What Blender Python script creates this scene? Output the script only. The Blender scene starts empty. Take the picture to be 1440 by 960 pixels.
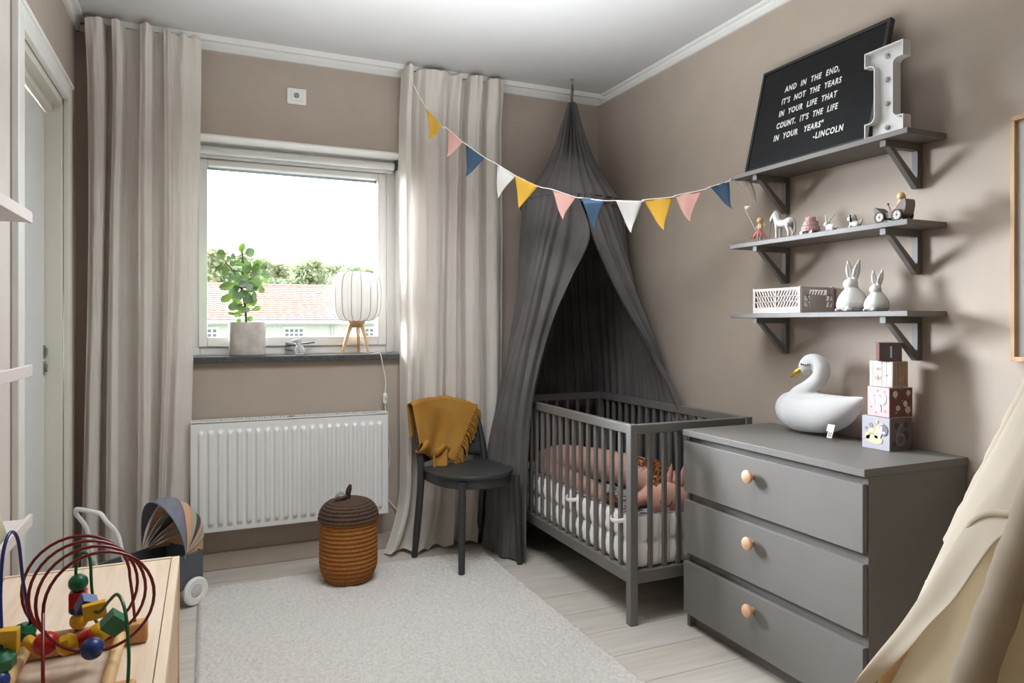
import bpy, math, random
from mathutils import Vector, Matrix, noise as mnoise
R = random.Random(7)
PI = math.pi
S = bpy.context.scene
COL = S.collection

# ---------------------------------------------------------------- camera, sky, light, exposure
cam = bpy.data.cameras.new('camera')
camo = bpy.data.objects.new('camera', cam); COL.objects.link(camo)
cam.sensor_width = 36.0
cam.lens = 979.0/1440.0*36.0
cam.shift_y = -25.5/1440.0
cam.clip_start = 0.05; cam.clip_end = 500
camo.location = (0, 0, 1.2)
camo.rotation_euler = (PI/2, 0, -math.radians(23.7))
S.camera = camo

w = bpy.data.worlds.new('overcast_sky'); S.world = w; w.use_nodes = True
bgn = w.node_tree.nodes['Background']
bgn.inputs[0].default_value = (0.97, 0.985, 1.0, 1); bgn.inputs[1].default_value = 4.0

def lamp(name, kind, loc, target, energy, col=(1, 1, 1), **kw):
    l = bpy.data.lights.new(name, kind); l.energy = energy; l.color = col
    for k, v in kw.items(): setattr(l, k, v)
    o = bpy.data.objects.new(name, l); COL.objects.link(o); o.location = loc
    o.rotation_euler = (Vector(target)-Vector(loc)).to_track_quat('-Z', 'Y').to_euler()
    return o
# bright part of the overcast sky, seen by the room only through the window
lamp('daylight', 'SUN', (-3.3, 7, 2.55), (1.5, 1.6, 1.15), 104.0, (0.91, 0.965, 1.08), angle=math.radians(50))
# added fill lights, no fixture in the room: one downward, one washing the ceiling
lamp('down_fill', 'AREA', (0.75, 2.15, 2.50), (0.75, 2.15, 0.0), 24.0, (0.93, 0.98, 1.04), shape='RECTANGLE', size=1.0, size_y=0.7, spread=math.radians(150))
lamp('ceiling_fill', 'AREA', (0.8, 2.05, 1.75), (0.8, 2.05, 3.0), 29.0, (0.92, 0.975, 1.04), shape='RECTANGLE', size=1.7, size_y=1.5, spread=math.radians(160))

S.view_settings.view_transform = 'Standard'
S.view_settings.look = 'None'
S.view_settings.gamma = 1.0
S.view_settings.use_curve_mapping = False
S.view_settings.exposure = 0.14
S.cycles.max_bounces = 8; S.cycles.diffuse_bounces = 5; S.cycles.transparent_max_bounces = 16
S.cycles.sample_clamp_indirect = 6.0
S.cycles.use_denoising = True

# ---------------------------------------------------------------- materials
def lin(c):
    c = c/255.0
    return c/12.92 if c <= 0.04045 else ((c+0.055)/1.055)**2.4
def rgb(t): return (lin(t[0]), lin(t[1]), lin(t[2]), 1)
MC = {}
def M(name, col, rough=0.6, metal=0.0, var=0.05, vs=6.0, bump=0.0, bs=180.0, trans=0.0, tcol=None, sheen=0.0,
      stretch=(1, 1, 1), col2=None, coat=0.0, spec=0.5):
    if name in MC: return MC[name]
    m = bpy.data.materials.new(name); m.use_nodes = True; MC[name] = m
    nt = m.node_tree; n = nt.nodes; L = nt.links
    p = n['Principled BSDF']; out = n['Material Output']
    p.inputs['Roughness'].default_value = rough; p.inputs['Metallic'].default_value = metal
    p.inputs['Specular IOR Level'].default_value = spec
    if sheen: p.inputs['Sheen Weight'].default_value = sheen
    if coat: p.inputs['Coat Weight'].default_value = coat
    tc = n.new('ShaderNodeTexCoord'); mp = n.new('ShaderNodeMapping'); mp.inputs['Scale'].default_value = stretch
    L.new(tc.outputs['Object'], mp.inputs[0])
    nz = n.new('ShaderNodeTexNoise'); nz.inputs['Scale'].default_value = vs; nz.inputs['Detail'].default_value = 6
    L.new(mp.outputs[0], nz.inputs['Vector'])
    c = rgb(col); c2 = rgb(col2) if col2 else tuple(max(0, x*(1-var*3)) for x in c[:3])+(1,)
    mx = n.new('ShaderNodeMix'); mx.data_type = 'RGBA'
    mx.inputs['A'].default_value = c if col2 else tuple(min(1, x*(1+var)) for x in c[:3])+(1,)
    mx.inputs['B'].default_value = c2
    rp = n.new('ShaderNodeMapRange'); rp.inputs['From Min'].default_value = 0.35; rp.inputs['From Max'].default_value = 0.75
    L.new(nz.outputs['Fac'], rp.inputs['Value']); L.new(rp.outputs[0], mx.inputs['Factor'])
    L.new(mx.outputs['Result'], p.inputs['Base Color'])
    if bump:
        bz = n.new('ShaderNodeTexNoise'); bz.inputs['Scale'].default_value = bs; bz.inputs['Detail'].default_value = 4
        L.new(mp.outputs[0], bz.inputs['Vector'])
        b = n.new('ShaderNodeBump'); b.inputs['Strength'].default_value = bump; b.inputs['Distance'].default_value = 0.004
        L.new(bz.outputs['Fac'], b.inputs['Height']); L.new(b.outputs[0], p.inputs['Normal'])
    if trans:
        t = n.new('ShaderNodeBsdfTranslucent'); ms = n.new('ShaderNodeMixShader'); ms.inputs[0].default_value = trans
        if tcol: t.inputs['Color'].default_value = rgb(tcol)
        else: L.new(mx.outputs['Result'], t.inputs['Color'])
        L.new(p.outputs[0], ms.inputs[1]); L.new(t.outputs[0], ms.inputs[2]); L.new(ms.outputs[0], out.inputs['Surface'])
    return m
def wood(name, col, col2, axis='y', rough=0.5, sc=1.0):
    st = {'x': (1.5, 22, 22), 'y': (22, 1.5, 22), 'z': (22, 22, 1.5)}[axis]
    return M(name, col, rough, vs=2.2*sc, stretch=st, col2=col2, bump=0.08, bs=14)
def weave(name, col, col2, rough=0.95, scale=900.0, trans=0.0, spec=0.2, bstr=0.25, tcol=None):
    m = M(name, col, rough, vs=5, col2=col2, trans=trans, spec=spec, tcol=tcol)
    nt = m.node_tree; n = nt.nodes; L = nt.links; p = n['Principled BSDF']
    tc = [x for x in n if x.type == 'TEX_COORD'][0]; bb = []
    for ax in ('X', 'Z'):
        wv = n.new('ShaderNodeTexWave'); wv.bands_direction = ax; wv.inputs['Scale'].default_value = scale/5; wv.inputs['Distortion'].default_value = 2.5
        wv.inputs['Detail'].default_value = 2; L.new(tc.outputs['Object'], wv.inputs['Vector']); bb.append(wv)
    ad = n.new('ShaderNodeMath'); ad.operation = 'ADD'
    L.new(bb[0].outputs['Fac'], ad.inputs[0]); L.new(bb[1].outputs['Fac'], ad.inputs[1])
    b = n.new('ShaderNodeBump'); b.inputs['Strength'].default_value = bstr; b.inputs['Distance'].default_value = 0.002
    L.new(ad.outputs[0], b.inputs['Height']); L.new(b.outputs[0], p.inputs['Normal'])
    return m

WALL = M('wall_paint', (175, 161, 147), 0.85, var=0.015, bump=0.02, bs=300)
WHITE_P = M('ceiling_paint', (196, 194, 191), 0.8, var=0.01)
TRIMW = M('white_trim_paint', (226, 225, 220), 0.45, var=0.01)
CREAM = M('cream_paint', (214, 210, 196), 0.5, var=0.01)
DOORW = M('door_paint', (218, 220, 218), 0.4, var=0.01)
UPVC = M('window_paint', (236, 233, 228), 0.35, var=0.005)
STONE = M('sill_stone', (88, 88, 88), 0.35, vs=60, col2=(58, 58, 60))
GREYP = M('grey_paint', (114, 110, 105), 0.5, var=0.02, spec=0.25)
CRIBP = M('crib_paint', (112, 109, 105), 0.4, var=0.02)
SHELFP = M('shelf_paint', (108, 103, 97), 0.5, var=0.02)
CHAIRP = M('anthracite_paint', (50, 52, 53), 0.5, var=0.02, bump=0.03)
RADW = M('radiator_enamel', (226, 225, 221), 0.35, var=0.005)
DARK = M('dark_gap', (30, 28, 26), 0.8)
BLACK = M('black_felt', (22, 22, 23), 0.9, bump=0.05)
BLACKF = M('black_frame', (20, 20, 20), 0.4)
WPL = M('white_plastic', (232, 230, 226), 0.4, var=0.005)
CURT = weave('linen_curtain', (228, 221, 212), (222, 214, 204), trans=0.20, scale=900, bstr=0.08)
CANO = weave('canopy_muslin', (112, 108, 106), (92, 89, 88), trans=0.12, scale=500, bstr=0.12)
CANV = weave('tent_canvas', (236, 229, 216), (230, 222, 206), trans=0.40, scale=1600, bstr=0.06, tcol=(238, 220, 180))
THROW = weave('mustard_wool', (184, 136, 64), (162, 112, 46), scale=400, bstr=0.5)
RUG = M('rug_pile', (220, 215, 209), 0.98, vs=90, col2=(196, 189, 181), bump=0.9, bs=420, spec=0.1)
ROPE = M('rope_orange', (160, 104, 54), 0.9, vs=90, col2=(134, 82, 38), bump=0.6, bs=260, spec=0.2)
ROPEB = M('rope_brown', (92, 72, 60), 0.9, vs=90, col2=(66, 50, 42), bump=0.6, bs=260, spec=0.2)
FELTG = M('felt_sage', (130, 134, 120), 0.95, bump=0.4)
PINE = wood('pine', (230, 211, 190), (216, 190, 162), 'y')
PINEX = wood('pine_side', (214, 182, 144), (196, 158, 116), 'z')
OAK = wood('oak_frame', (196, 160, 120), (160, 120, 84), 'z')
BIRCH = wood('birch', (214, 178, 134), (198, 158, 112), 'z')
KNOB = wood('knob_wood', (212, 168, 136), (196, 148, 114), 'y', rough=0.35)
CERAM = M('white_ceramic', (204, 201, 196), 0.55, var=0.01)
PLUSH = M('white_plush', (190, 188, 185), 0.95, var=0.01, bump=0.15, bs=500, sheen=0.3)
GOLD = M('gold_leather', (200, 160, 80), 0.35, metal=0.8)
CONC = M('concrete', (214, 207, 198), 0.8, vs=18, col2=(182, 172, 160), bump=0.15, bs=60)
SOIL = M('soil', (52, 40, 30), 0.95, bump=0.8)
LEAF = M('leaf', (134, 168, 98), 0.35, vs=5, col2=(100, 138, 76), trans=0.07, tcol=(150, 190, 60))
LEAFD = M('leaf_grey', (142, 162, 132), 0.3, vs=5, col2=(108, 132, 102), trans=0.05, tcol=(120, 160, 70))
STEM = M('stem', (96, 76, 60), 0.8)
STEEL = M('steel', (170, 170, 168), 0.3, metal=1.0)
RED = M('red_wire', (120, 22, 26), 0.35, var=0.02)
BLUE = M('blue_wire', (36, 46, 110), 0.35, var=0.02)
GREEN = M('green_wire', (20, 92, 48), 0.35, var=0.02)
BR = M('bead_red', (176, 24, 28), 0.32, var=0.02)
BB = M('bead_blue', (32, 58, 120), 0.32, var=0.02)
BG = M('bead_green', (14, 98, 58), 0.32, var=0.02)
BY = M('bead_yellow', (214, 164, 22), 0.32, var=0.02)
MUST = weave('pennant_mustard', (226, 178, 74), (216, 166, 62), scale=800)
PINK = weave('pennant_pink', (222, 176, 162), (214, 164, 152), scale=800)
NAVY = weave('pennant_navy', (70, 92, 114), (58, 78, 100), scale=800)
OFFW = weave('pennant_white', (222, 219, 214), (212, 208, 202), scale=800)
TAUPE = weave('pennant_taupe', (160, 148, 136), (150, 138, 126), scale=800)
STRING = M('cotton_string', (236, 232, 224), 0.9)

# ---------------------------------------------------------------- mesh helpers
class MB:
    def __init__(self): self.v = []; self.f = []
    def add(self, vs, fs):
        k = len(self.v); self.v += [tuple(x) for x in vs]; self.f += [tuple(i+k for i in f) for f in fs]; return self
    def box(self, x0, x1, y0, y1, z0, z1, mat=None):
        vs = [(x0, y0, z0), (x1, y0, z0), (x1, y1, z0), (x0, y1, z0), (x0, y0, z1), (x1, y0, z1), (x1, y1, z1), (x0, y1, z1)]
        if mat is not None: vs = [mat @ Vector(p) for p in vs]
        return self.add(vs, [(3, 2, 1, 0), (4, 5, 6, 7), (0, 1, 5, 4), (1, 2, 6, 5), (2, 3, 7, 6), (3, 0, 4, 7)])
    def bar(self, a, b, wx, wy, up=(0, 0, 1)):      # rectangular bar from a to b
        a = Vector(a); b = Vector(b); d = (b-a); L = d.length; d.normalize(); u = Vector(up)
        x = u.cross(d)
        if x.length < 1e-4: x = Vector((1, 0, 0))
        x.normalize(); y = d.cross(x); m = Matrix((x, y, d)).transposed().to_4x4(); m.translation = a
        return self.box(-wx/2, wx/2, -wy/2, wy/2, 0, L, m)
    def tube(self, pts, r, n=8, cap=True, ball=False, flat=1.0):
        P = [Vector(p) for p in pts]; m = len(P)
        rs = [r]*m if not hasattr(r, '__len__') else list(r)
        if ball:
            def ext(p, q, rr):
                d = (p-q).normalized(); return [(p+d*rr*math.sin(a), rr*math.cos(a)+1e-5) for a in (0.5, 1.0, 1.35)]
            st = ext(P[0], P[1], rs[0]); en = ext(P[-1], P[-2], rs[-1])
            P = [q for q, _ in st[::-1]]+P+[q for q, _ in en]; rs = [a for _, a in st[::-1]]+rs+[a for _, a in en]; m = len(P)
        k = len(self.v); nrm = None
        for i in range(m):
            t = (P[min(i+1, m-1)]-P[max(i-1, 0)]).normalized()
            if nrm is None:
                nrm = Vector((0, 0, 1)) if abs(t.z) < 0.9 else Vector((1, 0, 0))
            nrm = (nrm-t*nrm.dot(t)).normalized(); bi = t.cross(nrm)
            for j in range(n):
                a = 2*PI*j/n; self.v.append(tuple(P[i]+nrm*(math.cos(a)*rs[i])+bi*(math.sin(a)*rs[i]*flat)))
        for i in range(m-1):
            for j in range(n):
                self.f.append((k+i*n+j, k+i*n+(j+1) % n, k+(i+1)*n+(j+1) % n, k+(i+1)*n+j))
        if cap:
            self.f.append(tuple(k+j for j in range(n))[::-1]); self.f.append(tuple(k+(m-1)*n+j for j in range(n)))
        return self
    def lathe(self, prof, n=24, c=(0, 0, 0), mat=None, cap=True):
        k = len(self.v); c = Vector(c)
        for r, z in prof:
            for j in range(n):
                a = 2*PI*j/n; p = Vector((math.cos(a)*r, math.sin(a)*r, z))
                if mat is not None: p = mat @ p
                self.v.append(tuple(p+c))
        for i in range(len(prof)-1):
            for j in range(n): self.f.append((k+i*n+j, k+i*n+(j+1) % n, k+(i+1)*n+(j+1) % n, k+(i+1)*n+j))
        if cap:
            self.f.append(tuple(k+j for j in range(n))[::-1]); self.f.append(tuple(k+(len(prof)-1)*n+j for j in range(n)))
        return self
    def ball(self, c, r, n=14, mat=None, s=(1, 1, 1)):
        prof = [(max(1e-4, math.sin(PI*i/n)), -math.cos(PI*i/n)) for i in range(n+1)]
        m = Matrix.Diagonal((r*s[0], r*s[1], r*s[2], 1))
        if mat is not None: m = mat @ m
        return self.lathe(prof, n+4, c, m)
    def grid(self, fn, nu, nv, thick=None):
        k = len(self.v)
        for i in range(nu+1):
            for j in range(nv+1): self.v.append(tuple(fn(i/nu, j/nv)))
        for i in range(nu):
            for j in range(nv):
                a = k+i*(nv+1)+j; self.f.append((a, a+nv+1, a+nv+2, a+1))
        return self
    def prism(self, pts, mat, h):                    # 2-D outline (x,y) extruded along local z
        n = len(pts)
        vs = [mat @ Vector((x, y, 0)) for x, y in pts]+[mat @ Vector((x, y, h)) for x, y in pts]
        return self.add(vs, [tuple(range(n))[::-1], tuple(range(n, 2*n))]+[(i, (i+1) % n, n+(i+1) % n, n+i) for i in range(n)])

ROOT = {}
def mesh(name, mb, mat, smooth=True, angle=38):
    me = bpy.data.meshes.new(name); me.from_pydata(mb.v, [], mb.f); me.update()
    for m in (mat if isinstance(mat, (list, tuple)) else [mat]): me.materials.append(m)
    if smooth:
        me.polygons.foreach_set('use_smooth', [True]*len(me.polygons)); me.set_sharp_from_angle(angle=math.radians(angle))
    return me
def link(name, me, parent=None):
    o = bpy.data.objects.new(name, me); COL.objects.link(o)
    if parent is not None:
        o.parent = parent
        if parent.name in ROOT: o.matrix_parent_inverse = ROOT[parent.name]
    return o
def obj(name, mb, mat, parent=None, bevel=0.0, seg=2, smooth=True, angle=38, solid=0.0, sub=0, rem=0.0, smo=0, label=None, kind=None):
    o = link(name, mesh(name, mb, mat, smooth, angle), parent)
    if rem:
        r = o.modifiers.new('r', 'REMESH'); r.mode = 'VOXEL'; r.voxel_size = rem; r.use_smooth_shade = True
        if smo: q = o.modifiers.new('s', 'SMOOTH'); q.factor = 0.5; q.iterations = smo
    if solid: q = o.modifiers.new('t', 'SOLIDIFY'); q.thickness = solid; q.offset = 0
    if bevel: q = o.modifiers.new('b', 'BEVEL'); q.width = bevel; q.segments = seg; q.limit_method = 'ANGLE'
    if sub: q = o.modifiers.new('u', 'SUBSURF'); q.levels = sub; q.render_levels = sub
    if label: o['label'] = label
    if kind: o['kind'] = kind
    return o
def tag(o, label, cat, group=None, kind=None):
    o['label'] = label; o['category'] = cat
    if group: o['group'] = group
    if kind: o['kind'] = kind
    return o
def thing(name, label, cat, loc=(0, 0, 0), rotz=0.0, group=None, local=False):
    o = bpy.data.objects.new(name, None); COL.objects.link(o); o.location = loc; o.rotation_euler = (0, 0, rotz)
    o.empty_display_size = 0.1
    tag(o, label, cat, group)
    if not local: ROOT[o.name] = (Matrix.Translation(loc) @ Matrix.Rotation(rotz, 4, 'Z')).inverted()
    return o
def struct(name, mb=None, mat=None, parent=None, **kw):
    if mb is None:
        o = bpy.data.objects.new(name, None); COL.objects.link(o)
    else: o = obj(name, mb, mat, parent, **kw)
    o['kind'] = 'structure'
    return o
def spl(pts, n):                                      # Catmull-Rom through control points of any dimension
    out = []; m = len(pts)
    for k in range(n+1):
        t = k/n*(m-1); i = min(int(t), m-2); f = t-i
        p = [pts[max(0, min(m-1, i+q))] for q in (-1, 0, 1, 2)]
        out.append(tuple(0.5*(2*b+(c-a)*f+(2*a-5*b+4*c-d)*f*f+(-a+3*b-3*c+d)*f**3) for a, b, c, d in zip(*p)))
    return out
def text_mesh(s, size, ext=0.0008, shear=0.0, off=0.0, sp=1.0):
    cu = bpy.data.curves.new('t', 'FONT'); cu.body = s; cu.size = size; cu.extrude = ext; cu.offset = off; cu.space_character = sp; cu.resolution_u = 3; cu.shear = shear
    o = bpy.data.objects.new('t', cu); COL.objects.link(o)
    dg = bpy.context.evaluated_depsgraph_get(); me = bpy.data.meshes.new_from_object(o.evaluated_get(dg))
    mb = MB(); mb.v = [tuple(v.co) for v in me.vertices]; mb.f = [tuple(p.vertices) for p in me.polygons]
    bpy.data.objects.remove(o); bpy.data.curves.remove(cu); bpy.data.meshes.remove(me)
    return mb
def frame(o, ex, ey):                                 # matrix with local x, y along ex, ey
    ex = Vector(ex).normalized(); ey = Vector(ey).normalized(); ez = ex.cross(ey)
    m = Matrix((ex, ey, ez)).transposed().to_4x4(); m.translation = Vector(o); return m
def xf(mb, m):
    mb.v = [tuple(m @ Vector(p)) for p in mb.v]; return mb
def lerp(a, b, t): return a+(b-a)*t
def fbm(x, y, z=0.0): return mnoise.noise((x, y, z))

# ---------------------------------------------------------------- the room
XL, XR, YB, YF, ZC = -0.54, 2.195, 3.685, -3.0, 2.565
WX0, WX1, WZ0, WZ1 = -0.165, 0.985, 1.037, 2.117       # window opening
DY0, DY1, DZ = 2.60, 3.365, 2.12                      # door opening
fl = struct('floor', MB().box(XL-0.3, XR+0.3, YF-0.2, YB+0.3, -0.08, -0.012), M('floor_gap', (120, 112, 104), 0.8))
plk = [wood('floor_plank_%d' % i, a, b, 'x', rough=0.45, sc=0.7) for i, (a, b) in enumerate([((200, 192, 181), (182, 173, 161)), ((195, 187, 176), (176, 167, 155)), ((203, 196, 186), (187, 179, 168))])]
PW, PL = 0.192, 1.28
pmesh = []
for pm in plk:
    mb = MB().box(0, PL-0.002, 0, PW-0.002, -0.012, 0.0)
    me = mesh('plank', mb, pm); pmesh.append(me)
row = 0; y = YB-PW+0.0
while y > YF-PW:
    x = XL-0.02-[0.0, 0.75, 0.36, 1.05][row % 4]
    while x < XR:
        x0 = max(x, XL-0.25); x1 = min(x+PL, XR+0.25)
        if x1-x0 > 0.03:
            o = link('plank', pmesh[R.randrange(3)], fl); o.location = (x0, y, 0)
            o.scale = ((x1-x0)/PL, 1, 1)
        x += PL
    y -= PW; row += 1
T = 0.25
b = MB()
b.box(XL-T, WX0, YB, YB+T, -0.05, ZC+0.1); b.box(WX1, XR+T, YB, YB+T, -0.05, ZC+0.1)
b.box(WX0, WX1, YB, YB+T, -0.05, WZ0-0.03); b.box(WX0, WX1, YB, YB+T, WZ1, ZC+0.1)
struct('wall_back', b, WALL, smooth=False)
struct('wall_right', MB().box(XR, XR+T, YF-T, YB, -0.05, ZC+0.1), WALL, smooth=False)
b = MB(); b.box(XL-T, XL, YF-T, DY0, -0.05, ZC+0.1); b.box(XL-T, XL, DY1, YB, -0.05, ZC+0.1); b.box(XL-T, XL, DY0, DY1, DZ, ZC+0.1)
struct('wall_left', b, WALL, smooth=False)
struct('wall_front', MB().box(XL-T, XR+T, YF-T, YF, -0.05, ZC+0.1), WALL, smooth=False)
struct('ceiling', MB().box(XL-T, XR+T, YF-T, YB+T, ZC, ZC+0.1), WHITE_P, smooth=False)
# crown moulding: two-step profile
def crown(p0, p1, inward):
    a = Vector(p0); c = Vector(p1); i = Vector(inward)
    pr = [(0, 0.042), (0, 0), (0.014, 0), (0.014, 0.022), (0.018, 0.026), (0.018, 0.031), (0.038, 0.031), (0.042, 0.036), (0.042, 0.042)]
    m = MB(); n = len(pr); vs = []
    for p in (a, c):
        for u, h in pr: vs.append(tuple(p+i*u+Vector((0, 0, ZC-0.042+h))))
    m.add(vs, [(k, (k+1) % n, n+(k+1) % n, n+k) for k in range(n)]+[tuple(range(n)), tuple(range(2*n-1, n-1, -1))])
    return m
struct('trim_1', crown((XL, YB, 0), (XR, YB, 0), (0, -1, 0)), TRIMW, smooth=False)
struct('trim_2', crown((XR, YF, 0), (XR, YB, 0), (-1, 0, 0)), TRIMW, smooth=False)
struct('trim_3', crown((XL, YF, 0), (XL, YB, 0), (1, 0, 0)), TRIMW, smooth=False)
struct('baseboard_back', MB().box(XL, XR, YB-0.014, YB, 0, 0.085), WALL, bevel=0.004)
struct('baseboard_right', MB().box(XR-0.014, XR, YF, YB-0.014, 0, 0.085), WALL, bevel=0.004)
b = MB(); b.box(XL, XL+0.014, DY1+0.08, YB-0.014, 0, 0.085)
struct('baseboard_left', b, WALL, bevel=0.004)
struct('trim_4', MB().box(XL, XL+0.012, 1.15, 2.462, 0, ZC-0.042), M('pale_panel', (212, 203, 196), 0.5, var=0.01), bevel=0.002)
# door on the left
dr = struct('door_1')
b = MB(); b.box(XL, XL+0.022, DY0-0.072, DY0, 0, 2.20); obj('casing', b, TRIMW, dr, bevel=0.004)
b = MB(); b.box(XL, XL+0.022, DY1, DY1+0.072, 0, 2.20); obj('casing', b, CREAM, dr, bevel=0.004)
b = MB(); b.box(XL, XL+0.022, DY0, DY1, DZ, 2.20); b.box(XL, XL+0.03, DY0-0.072, DY1+0.072, 2.185, 2.20); obj('casing', b, TRIMW, dr, bevel=0.004)
b = MB(); b.box(XL-0.12, XL, DY0-0.01, DY0+0.018, 0, DZ); b.box(XL-0.12, XL, DY1-0.018, DY1+0.01, 0, DZ); b.box(XL-0.12, XL, DY0, DY1, DZ-0.03, DZ+0.01)
b.box(XL-0.06, XL-0.035, DY0, DY1, DZ-0.06, DZ-0.028)
obj('jamb', b, CREAM, dr, bevel=0.003)
obj('door_leaf', MB().box(XL-0.10, XL-0.06, DY0+0.021, DY1-0.021, 0.006, DZ-0.062), DOORW, dr, bevel=0.003)
for z in (1.02, 1.085):
    b = MB(); b.box(XL-0.0605, XL-0.055, DY1-0.05, DY1-0.022, z-0.026, z+0.026); b.tube([(XL-0.053, DY1-0.036, z-0.016), (XL-0.053, DY1-0.036, z+0.016)], 0.006, 8)
    obj('strike_plate', b, STEEL, dr)

# ---------------------------------------------------------------- window
wn = struct('window_1')
b = MB(); y0, y1 = 3.885, 3.955
b.box(WX0, -0.03, y0, y1, WZ0, WZ1); b.box(WX1-0.055, WX1, y0, y1, WZ0, WZ1)
b.box(-0.03, WX1-0.055, y0, y1, WZ0, WZ0+0.045); b.box(-0.03, WX1-0.055, y0, y1, WZ1-0.075, WZ1)
obj('window_frame', b, UPVC, wn, bevel=0.004)
sx0, sx1, sz0, sz1 = -0.037, WX1-0.058, WZ0+0.042, WZ1-0.078
b = MB(); y0, y1 = 3.872, 3.94
b.box(sx0, sx0+0.042, y0, y1, sz0, sz1); b.box(sx1-0.048, sx1, y0, y1, sz0, sz1)
b.box(sx0+0.042, sx1-0.048, y0, y1, sz0, sz0+0.05); b.box(sx0+0.042, sx1-0.048, y0, y1, sz1-0.032, sz1)
sash = obj('sash', b, UPVC, wn, bevel=0.004)
gl = bpy.data.materials.new('window_glass'); gl.use_nodes = True
nt = gl.node_tree; nt.nodes.clear()
o_ = nt.nodes.new('ShaderNodeOutputMaterial'); tr = nt.nodes.new('ShaderNodeBsdfTransparent'); gs = nt.nodes.new('ShaderNodeBsdfGlossy'); gs.inputs['Roughness'].default_value = 0.02
lw = nt.nodes.new('ShaderNodeFresnel'); lw.inputs['IOR'].default_value = 1.45; mx = nt.nodes.new('ShaderNodeMixShader')
tr.inputs['Color'].default_value = (0.97, 0.985, 0.98, 1)
nt.links.new(lw.outputs[0], mx.inputs[0]); nt.links.new(tr.outputs[0], mx.inputs[1]); nt.links.new(gs.outputs[0], mx.inputs[2]); nt.links.new(mx.outputs[0], o_.inputs[0])
obj('pane', MB().box(sx0+0.035, sx1-0.04, 3.915, 3.921, sz0+0.04, sz1-0.025), gl, sash)
b = MB(); b.box(sx0+0.04, sx1-0.046, 3.925, 3.93, sz1-0.045, sz1-0.03); b.box(sx1-0.054, sx1-0.047, 3.925, 3.93, sz0+0.05, sz1-0.03)
obj('glazing_spacer', b, M('spacer', (130, 134, 140), 0.4), sash)
b = MB(); b.box(0.385, 0.425, 3.858, 3.872, 1.055, 1.10); b.tube([(0.40, 3.862, 1.085), (0.40, 3.835, 1.088), (0.43, 3.832, 1.09), (0.53, 3.832, 1.102)], [0.011, 0.011, 0.009, 0.007], 10)
obj('window_handle', b, STEEL, sash, bevel=0.003)
for z in (1.30, 1.95): obj('hinge', MB().tube([(sx1+0.004, 3.868, z-0.025), (sx1+0.004, 3.868, z+0.025)], 0.006, 8), WPL, sash)
b = MB(); b.box(WX0-0.001, WX0+0.006, YB, 3.885, WZ0, WZ1); b.box(WX1-0.006, WX1+0.001, YB, 3.885, WZ0, WZ1); b.box(WX0, WX1, YB-0.006, 3.885, WZ1-0.008, WZ1+0.001)
obj('reveal_lining', b, UPVC, wn, smooth=False)
obj('window_sill', MB().box(WX0-0.015, WX1+0.005, 3.652, 3.89, WZ0-0.03, WZ0), STONE, wn, bevel=0.003)
rb = thing('roller_blind', 'white roller blind rolled up across the top of the window', 'blind', (0.45, 3.84, 2.05))
obj('fabric_roll', MB().tube([(WX0+0.02, 3.835, 2.075), (WX1-0.025, 3.835, 2.075)], 0.021, 20), WPL, rb)
obj('bottom_bar', MB().box(WX0+0.02, WX1-0.025, 3.85, 3.858, 2.040, 2.056), WPL, rb, bevel=0.002)
for x in (WX0+0.008, WX1-0.022): obj('end_bracket', MB().box(x, x+0.012, 3.81, 3.862, 2.055, 2.109), M('blind_bracket', (70, 72, 74), 0.5), rb, bevel=0.003)

# ---------------------------------------------------------------- outside
gmat = M('lawn_far', (120, 128, 96), 0.95)
struct('ground', MB().box(-150, 150, 8, 260, -4.3, -4.2), gmat, smooth=False)
nb = thing('neighbour_house', 'long low white house with red tiled roof outside the window', 'house', (3, 52, -4.2))
HW = M('house_render', (196, 198, 198), 0.9)
obj('facade', MB().box(-30, 40, 50, 62, -4.2, 1.35), HW, nb, smooth=False)
rm = M('roof_tile', (164, 142, 132), 0.85, vs=3, col2=(150, 126, 116))
n_ = rm.node_tree.nodes; L_ = rm.node_tree.links
def rooftiles():
    b = MB(); s = Vector((0, 49.3, 1.42)); e = Vector((0, 56.0, 4.05)); rows = 17; cols = 230
    up = (e-s); nrm = Vector((0, -up.z, up.y)).normalized()
    for r_ in range(rows):
        p0 = s+up*(r_/rows)+nrm*0.07; p1 = s+up*((r_+1.06)/rows)+nrm*0.005
        k = len(b.v)
        for c_ in range(cols+1):
            x = -30+c_*70/cols
            off = nrm*(0.035 if c_ % 2 else 0.0)
            for p in (p0, p1): b.v.append((x, p.y+off.y, p.z+off.z))
            q = p0-nrm*0.07; b.v.append((x, q.y, q.z))
        for c_ in range(cols):
            a = k+c_*3; b.f += [(a, a+3, a+4, a+1), (a+2, a+5, a+3, a)]
    b.add([(-30, 62.7, 1.42), (40, 62.7, 1.42), (40, 56, 4.0), (-30, 56, 4.0)], [(0, 1, 2, 3)])
    return b
obj('roof', rooftiles(), rm, nb, smooth=False, kind='stuff')
b = MB()
for k in range(116): b.tube([(-30+k*0.6, 56, 4.05), (-30+k*0.6+0.58, 56, 4.05)], [0.16, 0.19], 6)
obj('ridge_tiles', b, rm, nb, kind='stuff')
obj('gutter', MB().box(-30, 40, 49.0, 49.25, 1.2, 1.42), M('gutter_grey', (178, 182, 184), 0.5), nb, smooth=False)
obj('fascia', MB().box(-30, 40, 49.25, 50, 1.12, 1.22), HW, nb, smooth=False)
for x in (8.1, -9): obj('downpipe', MB().tube([(x, 49.9, 1.3), (x, 49.9, -4)], 0.09, 8), M('gutter_grey', (1, 1, 1)), nb)
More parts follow.
